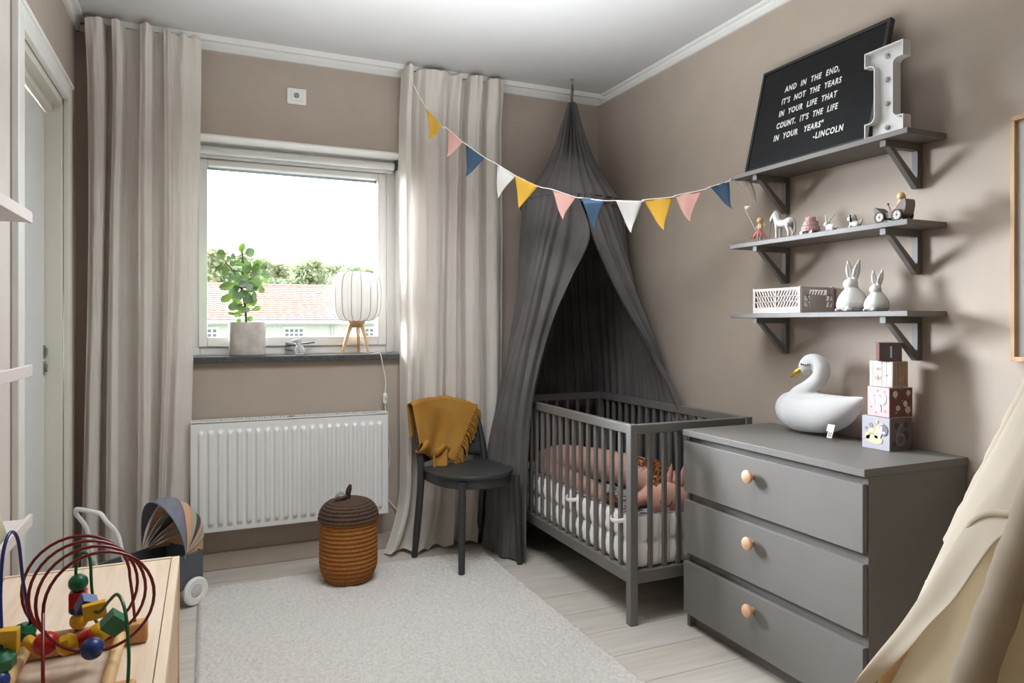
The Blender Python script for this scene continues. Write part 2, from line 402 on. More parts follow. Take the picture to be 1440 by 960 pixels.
def hwin(x0, x1, z0, z1):
    f = MB(); f.box(x0-0.1, x1+0.1, 49.92, 50.0, z0-0.1, z1+0.1)
    fo = obj('window', f, M('house_window_trim', (226, 228, 228), 0.6), nb, smooth=False)
    nx = 4; nz = 3
    for i in range(nx):
        for j in range(nz):
            g = 0.05; wx = (x1-x0)/nx; wz = (z1-z0)/nz
            obj('window_pane', MB().box(x0+i*wx+g, x0+(i+1)*wx-g, 49.88, 49.93, z0+j*wz+g, z0+(j+1)*wz-g), M('house_glass', (96, 108, 116), 0.2), fo, smooth=False)
for x in (-0.6, 4.9, 10.4, 15.9): hwin(x, x+1.25, -0.05, 0.85)
TRM = [M('foliage_%d' % i, c, 0.9, vs=0.6, col2=c2, trans=0.25) for i, (c, c2) in enumerate([((134, 146, 114), (112, 126, 92)), ((146, 154, 122), (122, 134, 100)), ((156, 158, 130), (132, 138, 108))])]
BARK = M('bark', (92, 78, 64), 0.9)
def tree(x, y, h, wd, mi, lab='pale green broadleaf tree in the row above the red roof outside', grp='trees beyond the neighbour house'):
    z0 = -4.2
    t = thing('tree', lab, 'tree', (x, y, z0), group=grp)
    obj('trunk', MB().tube([(x, y, z0), (x+R.uniform(-.2, .2), y, z0+h*0.5), (x, y, z0+h*0.9)], [0.22, 0.15, 0.05], 7), BARK, t)
    b = MB(); cl = []
    for k in range(30):
        a = R.uniform(0, 2*PI); zz = R.uniform(0.45, 0.97); rr = wd*0.5*(1-abs(zz-0.55)*1.35)*R.uniform(0.3, 0.95)
        cl.append((Vector((x+math.cos(a)*rr, y+math.sin(a)*rr, z0+h*zz)), wd*R.uniform(0.10, 0.19)))
    for c, r in cl:
        for k in range(120):
            d = Vector((R.gauss(0, 1), R.gauss(0, 1), R.gauss(0, 1))).normalized()
            p = c+d*r*R.uniform(0.3, 1.3); s_ = R.uniform(0.14, 0.32)
            u = Vector((R.gauss(0, 1), R.gauss(0, 1), R.gauss(0, 1))).normalized(); v = u.cross(d)
            if v.length < 0.1: continue
            v.normalize()
            b.add([p-u*s_, p+v*s_*0.6, p+u*s_, p-v*s_*0.6], [(0, 1, 2, 3)])
    obj('foliage', b, TRM[mi], t, smooth=False, kind='stuff')
for k in range(22):
    y = 70+(k % 4)*9+R.uniform(-.5, .5); x = (-.055+k*.0148)*y
    ang = .094-.0009*k+R.uniform(-.007, .007)
    tree(x, y, 5.4+ang*y, R.uniform(5.0, 5.8)*(1 if y < 80 else 1.12), R.randrange(3))

# ---------------------------------------------------------------- curtains
def curtain(name, label, x0, x1, bx0, bx1, yc, knots, tail, seed):
    t = thing(name, label, 'curtain', ((x0+x1)/2, yc, 0.0), group='linen curtains')
    ks = sorted(knots)
    def depth(u):
        for (a, d0), (b_, d1) in zip(ks, ks[1:]):
            if u <= b_:
                f = (u-a)/(b_-a) if b_ > a else 0; f = f*f*(3-2*f); return lerp(d0, d1, f)
        return ks[-1][1]
    zt = ZC-0.034; HZ = 0.10
    def fn(u, v):
        z = zt*(1-v)+0.004; q = v
        amp = 1.15-0.15*min(1, q*5)
        d = depth(u)*amp*1.4+.040*max(0, 1-q/.10)
        d += 0.006*fbm(u*9+seed, v*5, seed)+0.003*fbm(u*30, v*22, seed+3)
        sw = 0.012*math.sin(v*3.0+u*8+seed)*min(1, v*3)
        x = lerp(lerp(x0, x1, u), lerp(bx0, bx1, u), q**1.6)+sw
        y = yc-d
        # swelling hem: the cloth rests on the floor and spreads
        if tail:
            k = max(0, (q-0.86)/0.14); y -= 0.07*k*k*(0.45+0.55*math.sin(u*11+seed)**2)*(1 if u < 0.6 else 0.5); z = max(0.006+0.02*abs(math.sin(u*25)), z) if q > 0.97 else z
            x -= 0.10*k*k*(1-u)
        if v < 0.05: y -= 0.008*math.sin(u*60+seed)*(1-v/0.05); z += 0.012*fbm(u*14, 3.3, seed)*(1-v/0.05)
        return (x, min(y, YB-0.02), z)
    obj('curtain_cloth', MB().grid(fn, 230, 90), CURT, t, angle=80, solid=0.0)
    def hb(u, v):
        p = fn(u, 0.0+v*0.045); return (p[0], p[1]-0.004, p[2])
    obj('heading_band', MB().grid(hb, 200, 4), CURT, t, angle=80)
    hk = MB()
    for u in (0.04, 0.2, 0.36, 0.52, 0.68, 0.84, 0.97):
        p = fn(u, 0.012); hk.tube([(p[0], yc+0.015, p[2]), (p[0], yc+0.012, ZC-0.03)], 0.003, 6)
    obj('glider_hooks', hk, WPL, t, kind='stuff')
kl = [(122, .02), (133, .035), (145, .03), (149, -.03), (155, -.032), (158, .03), (165, .042), (172, .035), (176, -.025), (193, -.022), (197, .03), (205, .042), (212, .03), (216, -.02), (226, -.022), (229, .02), (236, .03), (240, -.012), (255, .006), (268, -.005), (283, -.01)]
kl = [((a-122)/161.0, d) for a, d in kl]
curtain('curtain', 'left linen curtain, hanging between the door corner and window', -0.486, -0.022, -0.50, -0.075, 3.605, kl, False, 1.0)
kr = [(562, -.03), (567, .03), (572, .03), (576, -.02), (584, -.01), (592, .02), (606, .03), (618, .018), (630, -.01), (640, .012), (645, -.03), (650, -.03), (653, .02), (660, .032), (668, .03), (671, -.02), (677, -.02), (680, .02), (690, .028), (703, .0)]
kr = [((a-562)/141.0, d) for a, d in kr]
curtain('curtain', 'right linen curtain, behind the dark chair, hem spread on floor', 0.945, 1.512, 0.93, 1.50, 3.60, kr, True, 5.0)
b = MB(); b.box(XL+0.05, XR-0.02, 3.592, 3.622, ZC-0.022, ZC)
b.box(XL+0.05, XR-0.02, 3.588, 3.591, ZC-0.026, ZC); b.box(XL+0.05, XR-0.02, 3.623, 3.626, ZC-0.026, ZC)
struct('trim_5', b, TRIMW, smooth=False)

# wall socket
so = thing('wall_socket', 'square white socket high on the wall above the window', 'socket', (0.42, YB, 2.35))
obj('cover_plate', MB().box(0.372, 0.468, YB-0.012, YB, 2.311, 2.394), WPL, so, bevel=0.006)
obj('insert', MB().box(0.392, 0.448, YB-0.017, YB-0.011, 2.327, 2.378), WPL, so, bevel=0.002)
rx = Matrix.Rotation(PI/2, 4, 'X')
obj('recess', MB().lathe([(0.014, 0), (0.014, 0.003), (0.011, 0.003)], 20, (0.418, YB-0.0165, 2.354), rx), M('socket_shade', (150, 148, 144), 0.5), so)
b = MB()
for dx, dz in ((-.006, -.006), (.006, -.006), (.004, .006)): b.tube([(0.418+dx, YB-0.0165, 2.354+dz), (0.418+dx, YB-0.0205, 2.354+dz)], 0.0025, 8)
obj('pin_holes', b, DARK, so)

# ---------------------------------------------------------------- radiator
rd = thing('radiator', 'white panel radiator under the window', 'radiator', (0.40, 3.60, 0.21))
rx0, rx1, rz0, rz1, ry = -0.068, 0.868, 0.212, 0.727, 3.582
def rad(u, v):
    x = lerp(rx0, rx1, u); z = lerp(rz0, rz1, v)
    d = 0.0
    if 0.055 < v < 0.93:
        e = min(1, (v-0.055)/0.02, (0.93-v)/0.02)
        ph = (x-rx0-0.025)/(rx1-rx0-0.05)
        if 0 < ph < 1:
            c = (ph*21) % 1.0
            g = max(0, 1-abs(c-0.5)/0.34); d = -0.011*e*min(1, g*2.2)
    return (x, ry-d*-1, z)
b = MB(); b.grid(lambda u, v: rad(u, v), 336, 60)
obj('front_panel', b, RADW, rd, angle=60)
b = MB(); b.box(rx0, rx1, ry, ry+0.02, rz0, rz0+0.004); b.box(rx0-0.002, rx0+0.003, ry, ry+0.075, rz0, rz1+0.012); b.box(rx1-0.003, rx1+0.002, ry, ry+0.075, rz0, rz1+0.012)
obj('side_panel', b, RADW, rd, bevel=0.0015)
obj('rear_panel', MB().box(rx0+0.01, rx1-0.01, ry+0.055, ry+0.07, rz0, rz1), RADW, rd)
b = MB(); n = 58
b.box(rx0, rx1, ry, ry+0.012, rz1+0.004, rz1+0.010); b.box(rx0, rx1, ry+0.07, ry+0.088, rz1+0.004, rz1+0.010)
for k in range(n+1):
    x = lerp(rx0+0.05, rx1-0.05, k/n)
    b.box(x-0.0038, x+0.0038, ry+0.01, ry+0.072, rz1+0.004, rz1+0.010)
b.box(rx0, rx0+0.05, ry+0.01, ry+0.062, rz1+0.004, rz1+0.010); b.box(rx1-0.05, rx1, ry+0.01, ry+0.062, rz1+0.004, rz1+0.010); b.box(0.37, 0.41, ry+0.01, ry+0.062, rz1+0.004, rz1+0.010)
obj('top_grille', b, RADW, rd, smooth=False)
obj('convector_core', MB().box(rx0+0.01, rx1-0.01, ry+0.014, ry+0.054, rz0+0.01, rz1-0.006), DARK, rd)
for x in (0.05, 0.75): obj('wall_bracket', MB().box(x, x+0.03, ry+0.07, YB, 0.30, 0.66), RADW, rd)
rc = MB().tube(spl([(0.85, YB-0.012, 0.70), (0.872, YB-0.02, 0.62), (0.885, YB-0.02, 0.52), (0.872, YB-0.015, 0.44), (0.86, YB-0.012, 0.40), (0.88, YB-0.012, 0.28), (0.95, YB-0.015, 0.18), (0.97, YB-0.015, 0.10)], 40), 0.0028, 6)
tag(obj('power_cord', rc, WPL), 'thin white power cord looping out beside the radiator edge', 'cord')

# ---------------------------------------------------------------- plant, figurine, lamp on the sill
pl = thing('potted_plant', 'leafy green plant in round concrete pot on the window sill', 'plant', (0.19, 3.77, WZ0))
pr = 0.0875
obj('pot', MB().lathe([(pr*.93, 0), (pr*.97, .003), (pr, .01), (pr, .165), (pr*.985, .169), (pr-.008, .169), (pr-.009, .15)], 40, (0.19, 3.77, WZ0)), CONC, pl, angle=30)
obj('soil', MB().lathe([(pr-.009, 0.0), (pr-.009, .012)], 24, (0.19, 3.77, WZ0+.14)), SOIL, pl)
LV = [(268, 95, 60, 42, 80), (318, 132, 75, 58, 30), (123, 158, 62, 60, 0), (85, 165, 38, 32, 0), (192, 172, 45, 40, 20), (160, 185, 42, 30, 60), (195, 222, 42, 38, 40), (128, 278, 75, 42, 80), (168, 262, 50, 40, 80), (85, 255, 90, 18, 55), (322, 222, 70, 58, 20), (267, 265, 46, 36, 70), (375, 250, 62, 38, 0), (410, 268, 55, 38, 70), (450, 290, 72, 52, 15), (447, 337, 58, 38, -20), (365, 352, 84, 52, 5), (417, 382, 58, 48, -50), (240, 225, 84, 24, -35), (210, 328, 70, 40, 10), (145, 335, 88, 20, 75), (158, 390, 112, 52, 15), (250, 300, 62, 32, -20), (300, 270, 42, 40, 50), (340, 290, 74, 30, 20), (258, 322, 44, 26, 0), (245, 372, 62, 40, 20), (305, 320, 62, 42, 50), (222, 415, 62, 42, 40), (170, 475, 78, 46, 35), (240, 462, 74, 34, -10), (245, 525, 84, 66, 30), (195, 535, 62, 50, 70), (300, 480, 74, 50, 80), (345, 430, 90, 48, 40), (340, 495, 64, 60, 20), (365, 455, 42, 36, 40), (358, 552, 95, 30, 15), (258, 597, 52, 38, -5), (322, 628, 44, 36, 50), (250, 645, 38, 22, 0), (215, 592, 46, 18, -15), (280, 560, 42, 32, 70), (300, 395, 62, 42, 10), (290, 365, 52, 42, 60), (350, 405, 88, 34, 10), (330, 455, 70, 26, 80)]
def leafmesh(mat):
    def f(u, v):
        x = u; w_ = 0.5*math.sin(PI*min(1, u**0.85))**0.75 if 0 < u < 1 else 0.0
        s = (v-.5)*2; return (x-.5, s*w_, 0.10*abs(s)*w_*2-0.14*(u-.5)**2)
    return mesh('leaf', MB().grid(f, 10, 6), mat, angle=80)
lm = [leafmesh(LEAF), leafmesh(LEAFD)]
for k in range(26): LV.append((R.gauss(285, 45), R.gauss(400, 95), R.uniform(52, 80), R.uniform(36, 50), R.uniform(-30, 80)))
pxs = 3.53/979.0/5.336
cv = Vector((-.38, 1.0, 0)).normalized(); cr = Vector((cv.y, -cv.x, 0)); up = Vector((0, 0, 1))
lt = []
for (cx, cy, ln, wd_, an) in LV:
    x = (cx-310)*pxs; z = (655-cy)*pxs
    dpt = R.uniform(-.055, .055)
    c = Vector((0.19, 3.77, WZ0+.169))+cr*x+up*z-cv*(-dpt)
    a = math.radians(an); ex = cr*math.cos(a)+up*math.sin(a); ey = -cr*math.sin(a)+up*math.cos(a)
    ti = R.uniform(-.5, .5); ez = ex.cross(ey); ex2 = ex*math.cos(ti)+ez*math.sin(ti)
    m = Matrix((ex2, ey, ex2.cross(ey))).transposed().to_4x4(); m.translation = c
    o = link('leaf', lm[1 if R.random() < .45 else 0], pl)
    l_ = ln*pxs/max(.85, math.cos(ti)); m = m @ Matrix.Diagonal((l_*1.1, wd_*pxs*1.25, l_*1.1, 1))
    o.matrix_basis = m
    lt.append(c)
b = MB(); base = Vector((0.19, 3.77, WZ0+.145))
st = spl([tuple(base+Vector((-.005, 0, 0))), tuple(base+Vector((-.01, .004, .1))), tuple(base+Vector((-.025, 0, .2))), tuple(base+Vector((-.02, .005, .33))), tuple(base+Vector((-.03, 0, .40)))], 20)
b.tube(st, [0.006]*8+[0.005]*6+[0.004]*7, 7)
b.tube(spl([st[8], tuple(Vector(st[10])+cr*-.03+up*.06), tuple(Vector(st[10])+cr*-.085+up*.12)], 8), 0.003, 6)
b.tube(spl([st[10], tuple(Vector(st[12])+cr*.05), tuple(Vector(st[12])+cr*.10+up*.03)], 8), 0.003, 6)
for c in lt:
    q = min(st, key=lambda p: (Vector(p)-c).length); b.tube([q, tuple((Vector(q)+c)/2+up*-.004), tuple(c)], 0.0014, 5)
obj('stem', b, STEM, pl)

dg = MB(); fx, fy, fz = 0.437, 3.735, WZ0
dg.tube([(fx+.012, fy, fz+.016), (fx+.004, fy, fz+.04), (fx-.004, fy, fz+.062)], [.02, .017, .012], 12, ball=True)
dg.tube([(fx-.008, fy, fz+.074), (fx-.026, fy, fz+.072)], [.013, .008], 10, ball=True)
dg.tube([(fx-.01, fy-.008, fz+.04), (fx-.014, fy-.008, fz+.008)], .006, 8, ball=True)
dg.tube([(fx-.008, fy+.008, fz+.04), (fx-.012, fy+.008, fz+.008)], .006, 8, ball=True)
dg.tube([(fx+.005, fy-.008, fz+.082), (fx+.012, fy-.01, fz+.06)], .005, 8, ball=True, flat=.5)
dg.tube([(fx+.03, fy, fz+.012), (fx+.036, fy, fz+.035)], .004, 8, ball=True)
dg.lathe([(.024, 0), (.024, .006)], 20, (fx+.004, fy, fz))
tag(obj('dog_figurine', dg, CERAM, rem=0.0022, smo=4), 'small white sitting dog figurine on the window sill', 'figurine')

la = thing('table_lamp', 'white ribbed barrel lamp on three wooden legs on window sill', 'lamp', (0.741, 3.775, WZ0))
lx, ly = 0.741, 3.775
prof = [(0.055, 1.214), (0.09, 1.219), (0.112, 1.235), (0.126, 1.265), (0.131, 1.31), (0.132, 1.345), (0.131, 1.385), (0.126, 1.425), (0.112, 1.455), (0.09, 1.471), (0.05, 1.476)]
prof = spl(prof, 40)
def shade_fn(u, v):
    r, z = prof[min(40, int(round(v*40)))]; a = 2*PI*u; k = 0.965+0.035*abs(math.cos(a*8))**0.5
    return (lx+r*k*math.cos(a), ly+r*k*math.sin(a), z)
obj('lamp_shade', MB().grid(shade_fn, 128, 40), M('shade_paper', (228, 224, 218), 0.8, trans=0.38, tcol=(236, 232, 226)), la, angle=80)
for k in range(16):
    a = 2*PI*k/16
    obj('shade_rib', MB().tube([(lx+r*1.004*math.cos(a), ly+r*1.004*math.sin(a), z) for r, z in prof[::2]], 0.0016, 5), M('rib_wire', (96, 98, 100), 0.6), la)
obj('bulb', MB().ball((lx, ly, 1.30), 0.035, 12), M('bulb_glass', (250, 248, 240), 0.3), la)
obj('lamp_hub', MB().lathe([(0.032, 1.178), (0.036, 1.18), (0.048, 1.212), (0.046, 1.217)], 28, (lx, ly, 0)), BIRCH, la)
for tx, ty in ((-.082, -.035), (.052, -.075), (.03, .085)):
    k = 0.4
    obj('lamp_leg', MB().tube([(lx+tx*k, ly+ty*k, 1.195), (lx+tx*.7, ly+ty*.7, 1.12), (lx+tx, ly+ty, WZ0+.001)], [.0115, .010, .0065], 12), BIRCH, la)
cp = spl([(lx, ly, 1.18), (lx+.02, ly-.02, 1.12), (lx+.05, ly-.06, WZ0+.006), (lx+.085, ly-.1, WZ0+.004), (lx+.1, 3.648, WZ0+.004), (lx+.112, 3.642, 0.98), (lx+.128, 3.645, 0.90), (lx+.126, 3.65, 0.83)], 50)
obj('lamp_cord', MB().tube(cp, 0.0026, 6), WPL, la)
cs = obj('cord_switch', MB().box(lx+.116, lx+.136, 3.64, 3.658, 0.775, 0.832), WPL, la, bevel=0.006, seg=3)
obj('rocker', MB().box(lx+.121, lx+.131, 3.636, 3.641, 0.795, 0.815), M('rocker_grey', (190, 188, 184), .4), cs, bevel=0.002)
obj('cord_lower', MB().tube(spl([(lx+.126, 3.65, 0.776), (lx+.130, 3.655, 0.74), (lx+.136, 3.665, 0.70), (lx+.145, 3.672, .60), (lx+.158, 3.672, .5), (lx+.145, 3.672, .4)], 30), 0.0026, 6), WPL, la)

# ---------------------------------------------------------------- rug
def rugf(u, v):
    x = lerp(-0.036, 1.328, u); y = lerp(1.25, 3.398, v); e = min(u*1.364, (1-u)*1.364, v*2.148, (1-v)*2.148)
    h = 0.024*min(1, (e/0.016))**0.5 if e > 0 else 0.0
    h *= 1+0.22*fbm(x*55, y*55)+0.16*fbm(x*130, y*130)+0.12*fbm(x*9, y*9)
    j = 0.006 if e < 0.012 else 0.002
    return (x+j*fbm(x*90, y*90, 4), y+j*fbm(x*90, y*90, 9), max(0.0015, h))
tag(obj('rug', MB().grid(rugf, 250, 390), RUG, angle=180), 'large cream shaggy rug covering the middle of the floor', 'rug')

# ---------------------------------------------------------------- acorn basket
bk = thing('lidded_basket', 'orange coiled rope basket with brown stemmed lid, by the radiator', 'basket', (0.60, 3.24, 0.022))
bx, by = 0.60, 3.24
def coil(zs, rfun, cr_, n):
    pr_ = []
    for k in range(n):
        t0 = k/n
        for q in range(6):
            t_ = t0+q/6/n; pr_.append((rfun(t_)+cr_*(math.sin(PI*q/6)-1), zs(t_)))
    return pr_
body = [(0.001, 0.022), (0.085, 0.022)]+coil(lambda t: 0.026+0.285*t, lambda t: 0.104+0.030*math.sin(min(1, t*3.2)*PI/2)-0.004*t, 0.006, 15)+[(0.11, 0.312), (0.1, 0.30)]
obj('basket_body', MB().lathe(body, 48, (bx, by, 0)), ROPE, bk, angle=70)
lid = [(0.118, 0.300)]+coil(lambda t: 0.302+0.092*math.sin(t*PI/2), lambda t: 0.137*math.cos(t*PI/2*0.93)**0.62+0.002, 0.006, 8)+[(0.02, 0.395), (0.001, 0.396)]
ldo = obj('basket_lid', MB().lathe(lid, 48, (bx, by, 0)), ROPEB, bk, angle=70)
obj('lid_stem', MB().tube(spl([(bx-.004, by, .39), (bx-.002, by, .42), (bx+.006, by, .45)], 8), [.0125]*7+[.010, .009], 12, ball=True), M('dark_leather', (52, 34, 30), .5), ldo)
def lff(u, v):
    w_ = 0.026*math.sin(PI*u**.8)**.6*(1+.12*math.sin(u*26)) if 0 < u < 1 else 0
    return (bx-.01-.06*u, by-.018+(v-.5)*2*w_-.012*u, .402+.022*math.sin(u*PI)+.006*abs(v-.5))
obj('lid_leaf', MB().grid(lff, 16, 6), FELTG, ldo, angle=80, solid=0.004)

# ---------------------------------------------------------------- chair and throw
CHR = math.radians(13.0); CX, CY = 1.218, 3.322
ch = thing('chair', 'anthracite wooden chair with curved seat beside the crib canopy', 'chair', (CX, CY, 0), CHR, local=True)
for s in (-1, 1):
    x = .172*s
    obj('front_leg', MB().tube([(x*.93, -.190, .445), (x, -.203, .023 if s < 0 else 0.0)], [.0185, .0155], 14), CHAIRP, ch)
    x = .195*s
    pts = spl([(x*1.02, .205, 0), (x*1.0, .165, .25), (x*1.0, .142, .44), (x*.99, .165, .58), (x*.94, .192, .70)], 16)
    obj('rear_leg', MB().tube(pts, [.0155]*2+[.018]*9+[.016, .015, .013, .012, .010, .008], 14), CHAIRP, ch)
def seat_outline(r, n=40):
    pts = []
    for k in range(n+1):
        a = PI+PI*k/n; pts.append((.205*math.cos(a)*r/.205, (-.03+.205*math.sin(a)*r/.205*0.98)))
    pts += [(.197*r/.205, .07), (.185*r/.205, .15), (-.185*r/.205, .15), (-.197*r/.205, .07)]
    return pts
so_ = seat_outline(.208); m_ = MB(); n = len(so_)
vs = []
for z, k in ((.452, .985), (.456, 1.0), (.466, 1.0), (.471, .985)):
    vs += [(x*k, y*k, z-(.006 if False else 0)) for x, y in so_]
fs = [tuple(range(n))[::-1]]
for i in range(3): fs += [(i*n+j, i*n+(j+1) % n, (i+1)*n+(j+1) % n, (i+1)*n+j) for j in range(n)]
ring = [(x*.6, y*.6, .4645) for x, y in so_]; vs += ring; vs.append((0, 0, .4625))
fs += [(3*n+j, 3*n+(j+1) % n, 4*n+(j+1) % n, 4*n+j) for j in range(n)]+[(4*n+j, 4*n+(j+1) % n, 5*n) for j in range(n)]
obj('seat', m_.add(vs, fs), CHAIRP, ch, angle=50)
ap = seat_outline(.198); ai = seat_outline(.178); n = len(ap); m_ = MB()
vs = [(x, y, .408) for x, y in ap]+[(x, y, .4525) for x, y in ap]+[(x, y, .4525) for x, y in ai]+[(x, y, .408) for x, y in ai]
fs = []
for q in range(4): fs += [(q*n+j, q*n+(j+1) % n, ((q+1) % 4)*n+(j+1) % n, ((q+1) % 4)*n+j) for j in range(n)]
obj('apron', m_.add(vs, fs), CHAIRP, ch, angle=50)
def backf(u, v, o=0):
    x = lerp(-.20, .20, u); c = math.cos((u-.5)*PI*.9)
    e = .03*(max(0, abs(u-.5)-.42)/.08)**2
    z = lerp(.500+e-.02*(1-c), .762-e*.5+.020*c, v)
    return (x*(1-.06*(v-.5)), .150+.04*c+.25*(z-.5)+o, z)
m_ = MB(); m_.grid(backf, 28, 10)
obj('backrest', m_, CHAIRP, ch, solid=0.014, angle=50)

th = thing('throw_blanket', 'mustard yellow fringed wool throw draped over the dark chair back', 'blanket', (CX, CY, 0), CHR, local=True)
def front_y(x, z):   # front face of the backrest
    u = (x+.2)/.4; c = math.cos((max(0, min(1, u))-.5)*PI*.9)
    return .150+.04*c+.25*(z-.5)-.012
TL, TR, BLp, Bp = (-.212, .770), (.186, .748), (-.206, .572), (.004, .478)
def throwf(u, v):
    # v 0..0.3: down the rear, 0.3..0.38: over the top edge, rest: down the front
    top = lerp(TL[1], TR[1], u)+.034*math.sin(u*PI)+.003*math.sin(u*14)
    xt = lerp(TL[0], TR[0], u)
    if v < .34:
        f = 1-v/.34; z = top-f*(.16+.05*u); return (xt, front_y(xt, z)+.048+.006*math.sin(u*17)*f, z)
    if v < .42:
        f = (v-.34)/.08; a = f*PI; return (xt, front_y(xt, top)+.016+.032*math.cos(a), top+.016*math.sin(a))
    f = (v-.42)/.58
    bz = lerp(BLp[1], Bp[1], u**1.2); bxx = lerp(BLp[0], Bp[0], u)
    x = lerp(xt, bxx, f); z = lerp(top, bz, f)+.012*math.sin(u*9)*f*(1-u)
    y = front_y(x, z)-.014-.020*f*(.5+.5*math.sin(u*8+.6))-.004*math.sin(u*19+f*3)*f
    if f > .9 and u < .45: y += .02*(f-.9)*10*(.6+.4*math.sin(u*14))
    return (x, y, z)
obj('blanket_cloth', MB().grid(throwf, 70, 80), THROW, th, angle=80, solid=0.006)
m_ = MB()
def rollf(u, v):
    x = lerp(-.21, -.03, u); a = v*2*PI; r = .02+.008*math.sin(u*11)+.01*u
    return (x+.02*math.sin(a), front_y(x, .58)-.03+r*math.cos(a), .572-.055*u+.01*math.sin(u*9)+r*1.1*math.sin(a)-.02*math.cos(a)*u)
obj('tucked_corner', m_.grid(rollf, 24, 14), THROW, th, angle=80)
def flapf(u, v):
    x = lerp(-.12, -.035, u)-.02*v; z = lerp(.545, .445+.02*u, v); return (x, front_y(x, z)-.03+.012*math.sin(u*5)-.01*v, z)
obj('hanging_corner', MB().grid(flapf, 10, 10), THROW, th, angle=80, solid=0.006)
for k in range(26):
    v = .44+.56*k/25; p = Vector(throwf(1.0, v)); m_ = MB(); L_t = .060+R.uniform(-.006, .010)
    dx = .022+R.uniform(-.006, .006); y = p.y-R.uniform(.0, .014)
    pts = [(p.x-.006, p.y, p.z), (p.x+dx*.6, y-.003, p.z-L_t*.35), (p.x+dx, y, p.z-L_t)]
    obj('tassel', m_.tube(spl(pts, 5), [.0052, .0044, .0054, .0048, .0044, .0062], 6), THROW, th)

# ---------------------------------------------------------------- crib, bedding
X0, X1, Y0, Y1 = 1.535, 2.155, 2.33, 3.585
cb = thing('crib', 'dark grey slatted baby crib under the canopy', 'crib', ((X0+X1)/2, (Y0+Y1)/2, 0))
for x in (X0, X1-.035):
    for y in (Y0, Y1-.035): obj('post', MB().box(x, x+.035, y, y+.035, 0, .798), CRIBP, cb, bevel=.003)
for x in (X0+.004, X1-.031):
    obj('side_top_rail', MB().box(x, x+.027, Y0+.035, Y1-.035, .758, .796), CRIBP, cb, bevel=.003)
    obj('side_bottom_rail', MB().box(x, x+.027, Y0+.035, Y1-.035, .163, .213), CRIBP, cb, bevel=.003)
    n = 17
    for k in range(n):
        y = lerp(Y0+.035, Y1-.035, (k+1)/(n+1)); obj('slat', MB().box(x+.006, x+.021, y-.0095, y+.0095, .21, .76), CRIBP, cb, bevel=.002)
for y in (Y0+.004, Y1-.031):
    obj('end_top_rail', MB().box(X0+.035, X1-.035, y, y+.027, .758, .796), CRIBP, cb, bevel=.003)
    obj('end_bottom_rail', MB().box(X0+.035, X1-.035, y, y+.027, .163, .213), CRIBP, cb, bevel=.003)
    for k in range(7):
        x = lerp(X0+.035, X1-.035, (k+1)/8); obj('slat', MB().box(x-.0095, x+.0095, y+.006, y+.021, .21, .76), CRIBP, cb, bevel=.002)
b = MB()
for k in range(12):
    y = lerp(Y0+.06, Y1-.12, k/11); b.box(X0+.03, X1-.03, y, y+.06, .20, .215)
obj('bed_base', b, CRIBP, cb)
sm = M('sheet_print', (186, 186, 184), .9, vs=38, col2=(84, 86, 90), bump=.1)
for nd in sm.node_tree.nodes:
    if nd.type == 'MAP_RANGE': nd.inputs['From Min'].default_value = .47; nd.inputs['From Max'].default_value = .53
b = MB(); b.box(X0+.075, X1-.075, Y0+.075, Y1-.075, .217, .365)
tag(obj('mattress', b, sm, bevel=.025, seg=4), 'crib mattress under grey and white leaf print sheet', 'mattress')
bm = M('white_quilt', (238, 235, 230), .95, var=.01, bump=.15, bs=60)
def bumper_path():
    i = .036; r = .05; x0, x1, y0, y1 = X0+i, X1-i, Y0+i, Y1-i; P = []
    def arc(cx, cy, a0):
        for k in range(7):
            a = a0+PI/2*k/6; P.append((cx+r*math.cos(a), cy+r*math.sin(a)))
    arc(x0+r, y0+r, PI); arc(x1-r, y0+r, 1.5*PI); arc(x1-r, y1-r, 0); arc(x0+r, y1-r, PI/2); P.append(P[0]); return P
bp = bumper_path(); cum = [0]
for a, c in zip(bp, bp[1:]): cum.append(cum[-1]+math.dist(a, c))
def along(s):
    s = max(0, min(cum[-1]-1e-6, s)); i = max(k for k in range(len(cum)) if cum[k] <= s); i = min(i, len(bp)-2)
    f = (s-cum[i])/(cum[i+1]-cum[i]); p = (lerp(bp[i][0], bp[i+1][0], f), lerp(bp[i][1], bp[i+1][1], f))
    d = Vector((bp[i+1][0]-bp[i][0], bp[i+1][1]-bp[i][1], 0)).normalized(); return p, Vector((d.y, -d.x, 0))
NS = 66
def bumpf(side):
    def f(u, v):
        s = u*cum[-1]; p, nn = along(s); q = abs(math.sin(u*NS*PI)); h = abs(math.sin(v*2*PI))
        th_ = .004+.017*(q**.6)*(h**.4)*(.8+.4*fbm(u*60, v*5))
        z = lerp(.218, .418+.006*math.sin(u*40), v)
        o = nn*(th_*side); return (p[0]+o.x, p[1]+o.y, z)
    return f
b = MB(); b.grid(bumpf(1), 528, 20); b.grid(bumpf(-1), 528, 20)
bu = thing('crib_bumper', 'white quilted cot bumper lining the inside of the crib slats', 'bumper', ((X0+X1)/2, (Y0+Y1)/2, .218))
obj('quilted_panel', b, bm, bu, angle=80)
obj('piping', MB().tube([(x, y, .421) for x, y in bp], .005, 8), M('piping_grey', (170, 166, 162), .9), bu)
for (y, z) in ((2.83, .395), (2.44, .40)):
    b = MB(); b.tube(spl([(X0+.022, y-.03, z), (X0-.004, y-.012, z-.006), (X0-.005, y+.03, z-.008), (X0+.024, y+.06, z)], 14), .009, 8, flat=.25)
    obj('tie_band', b, bm, bu)
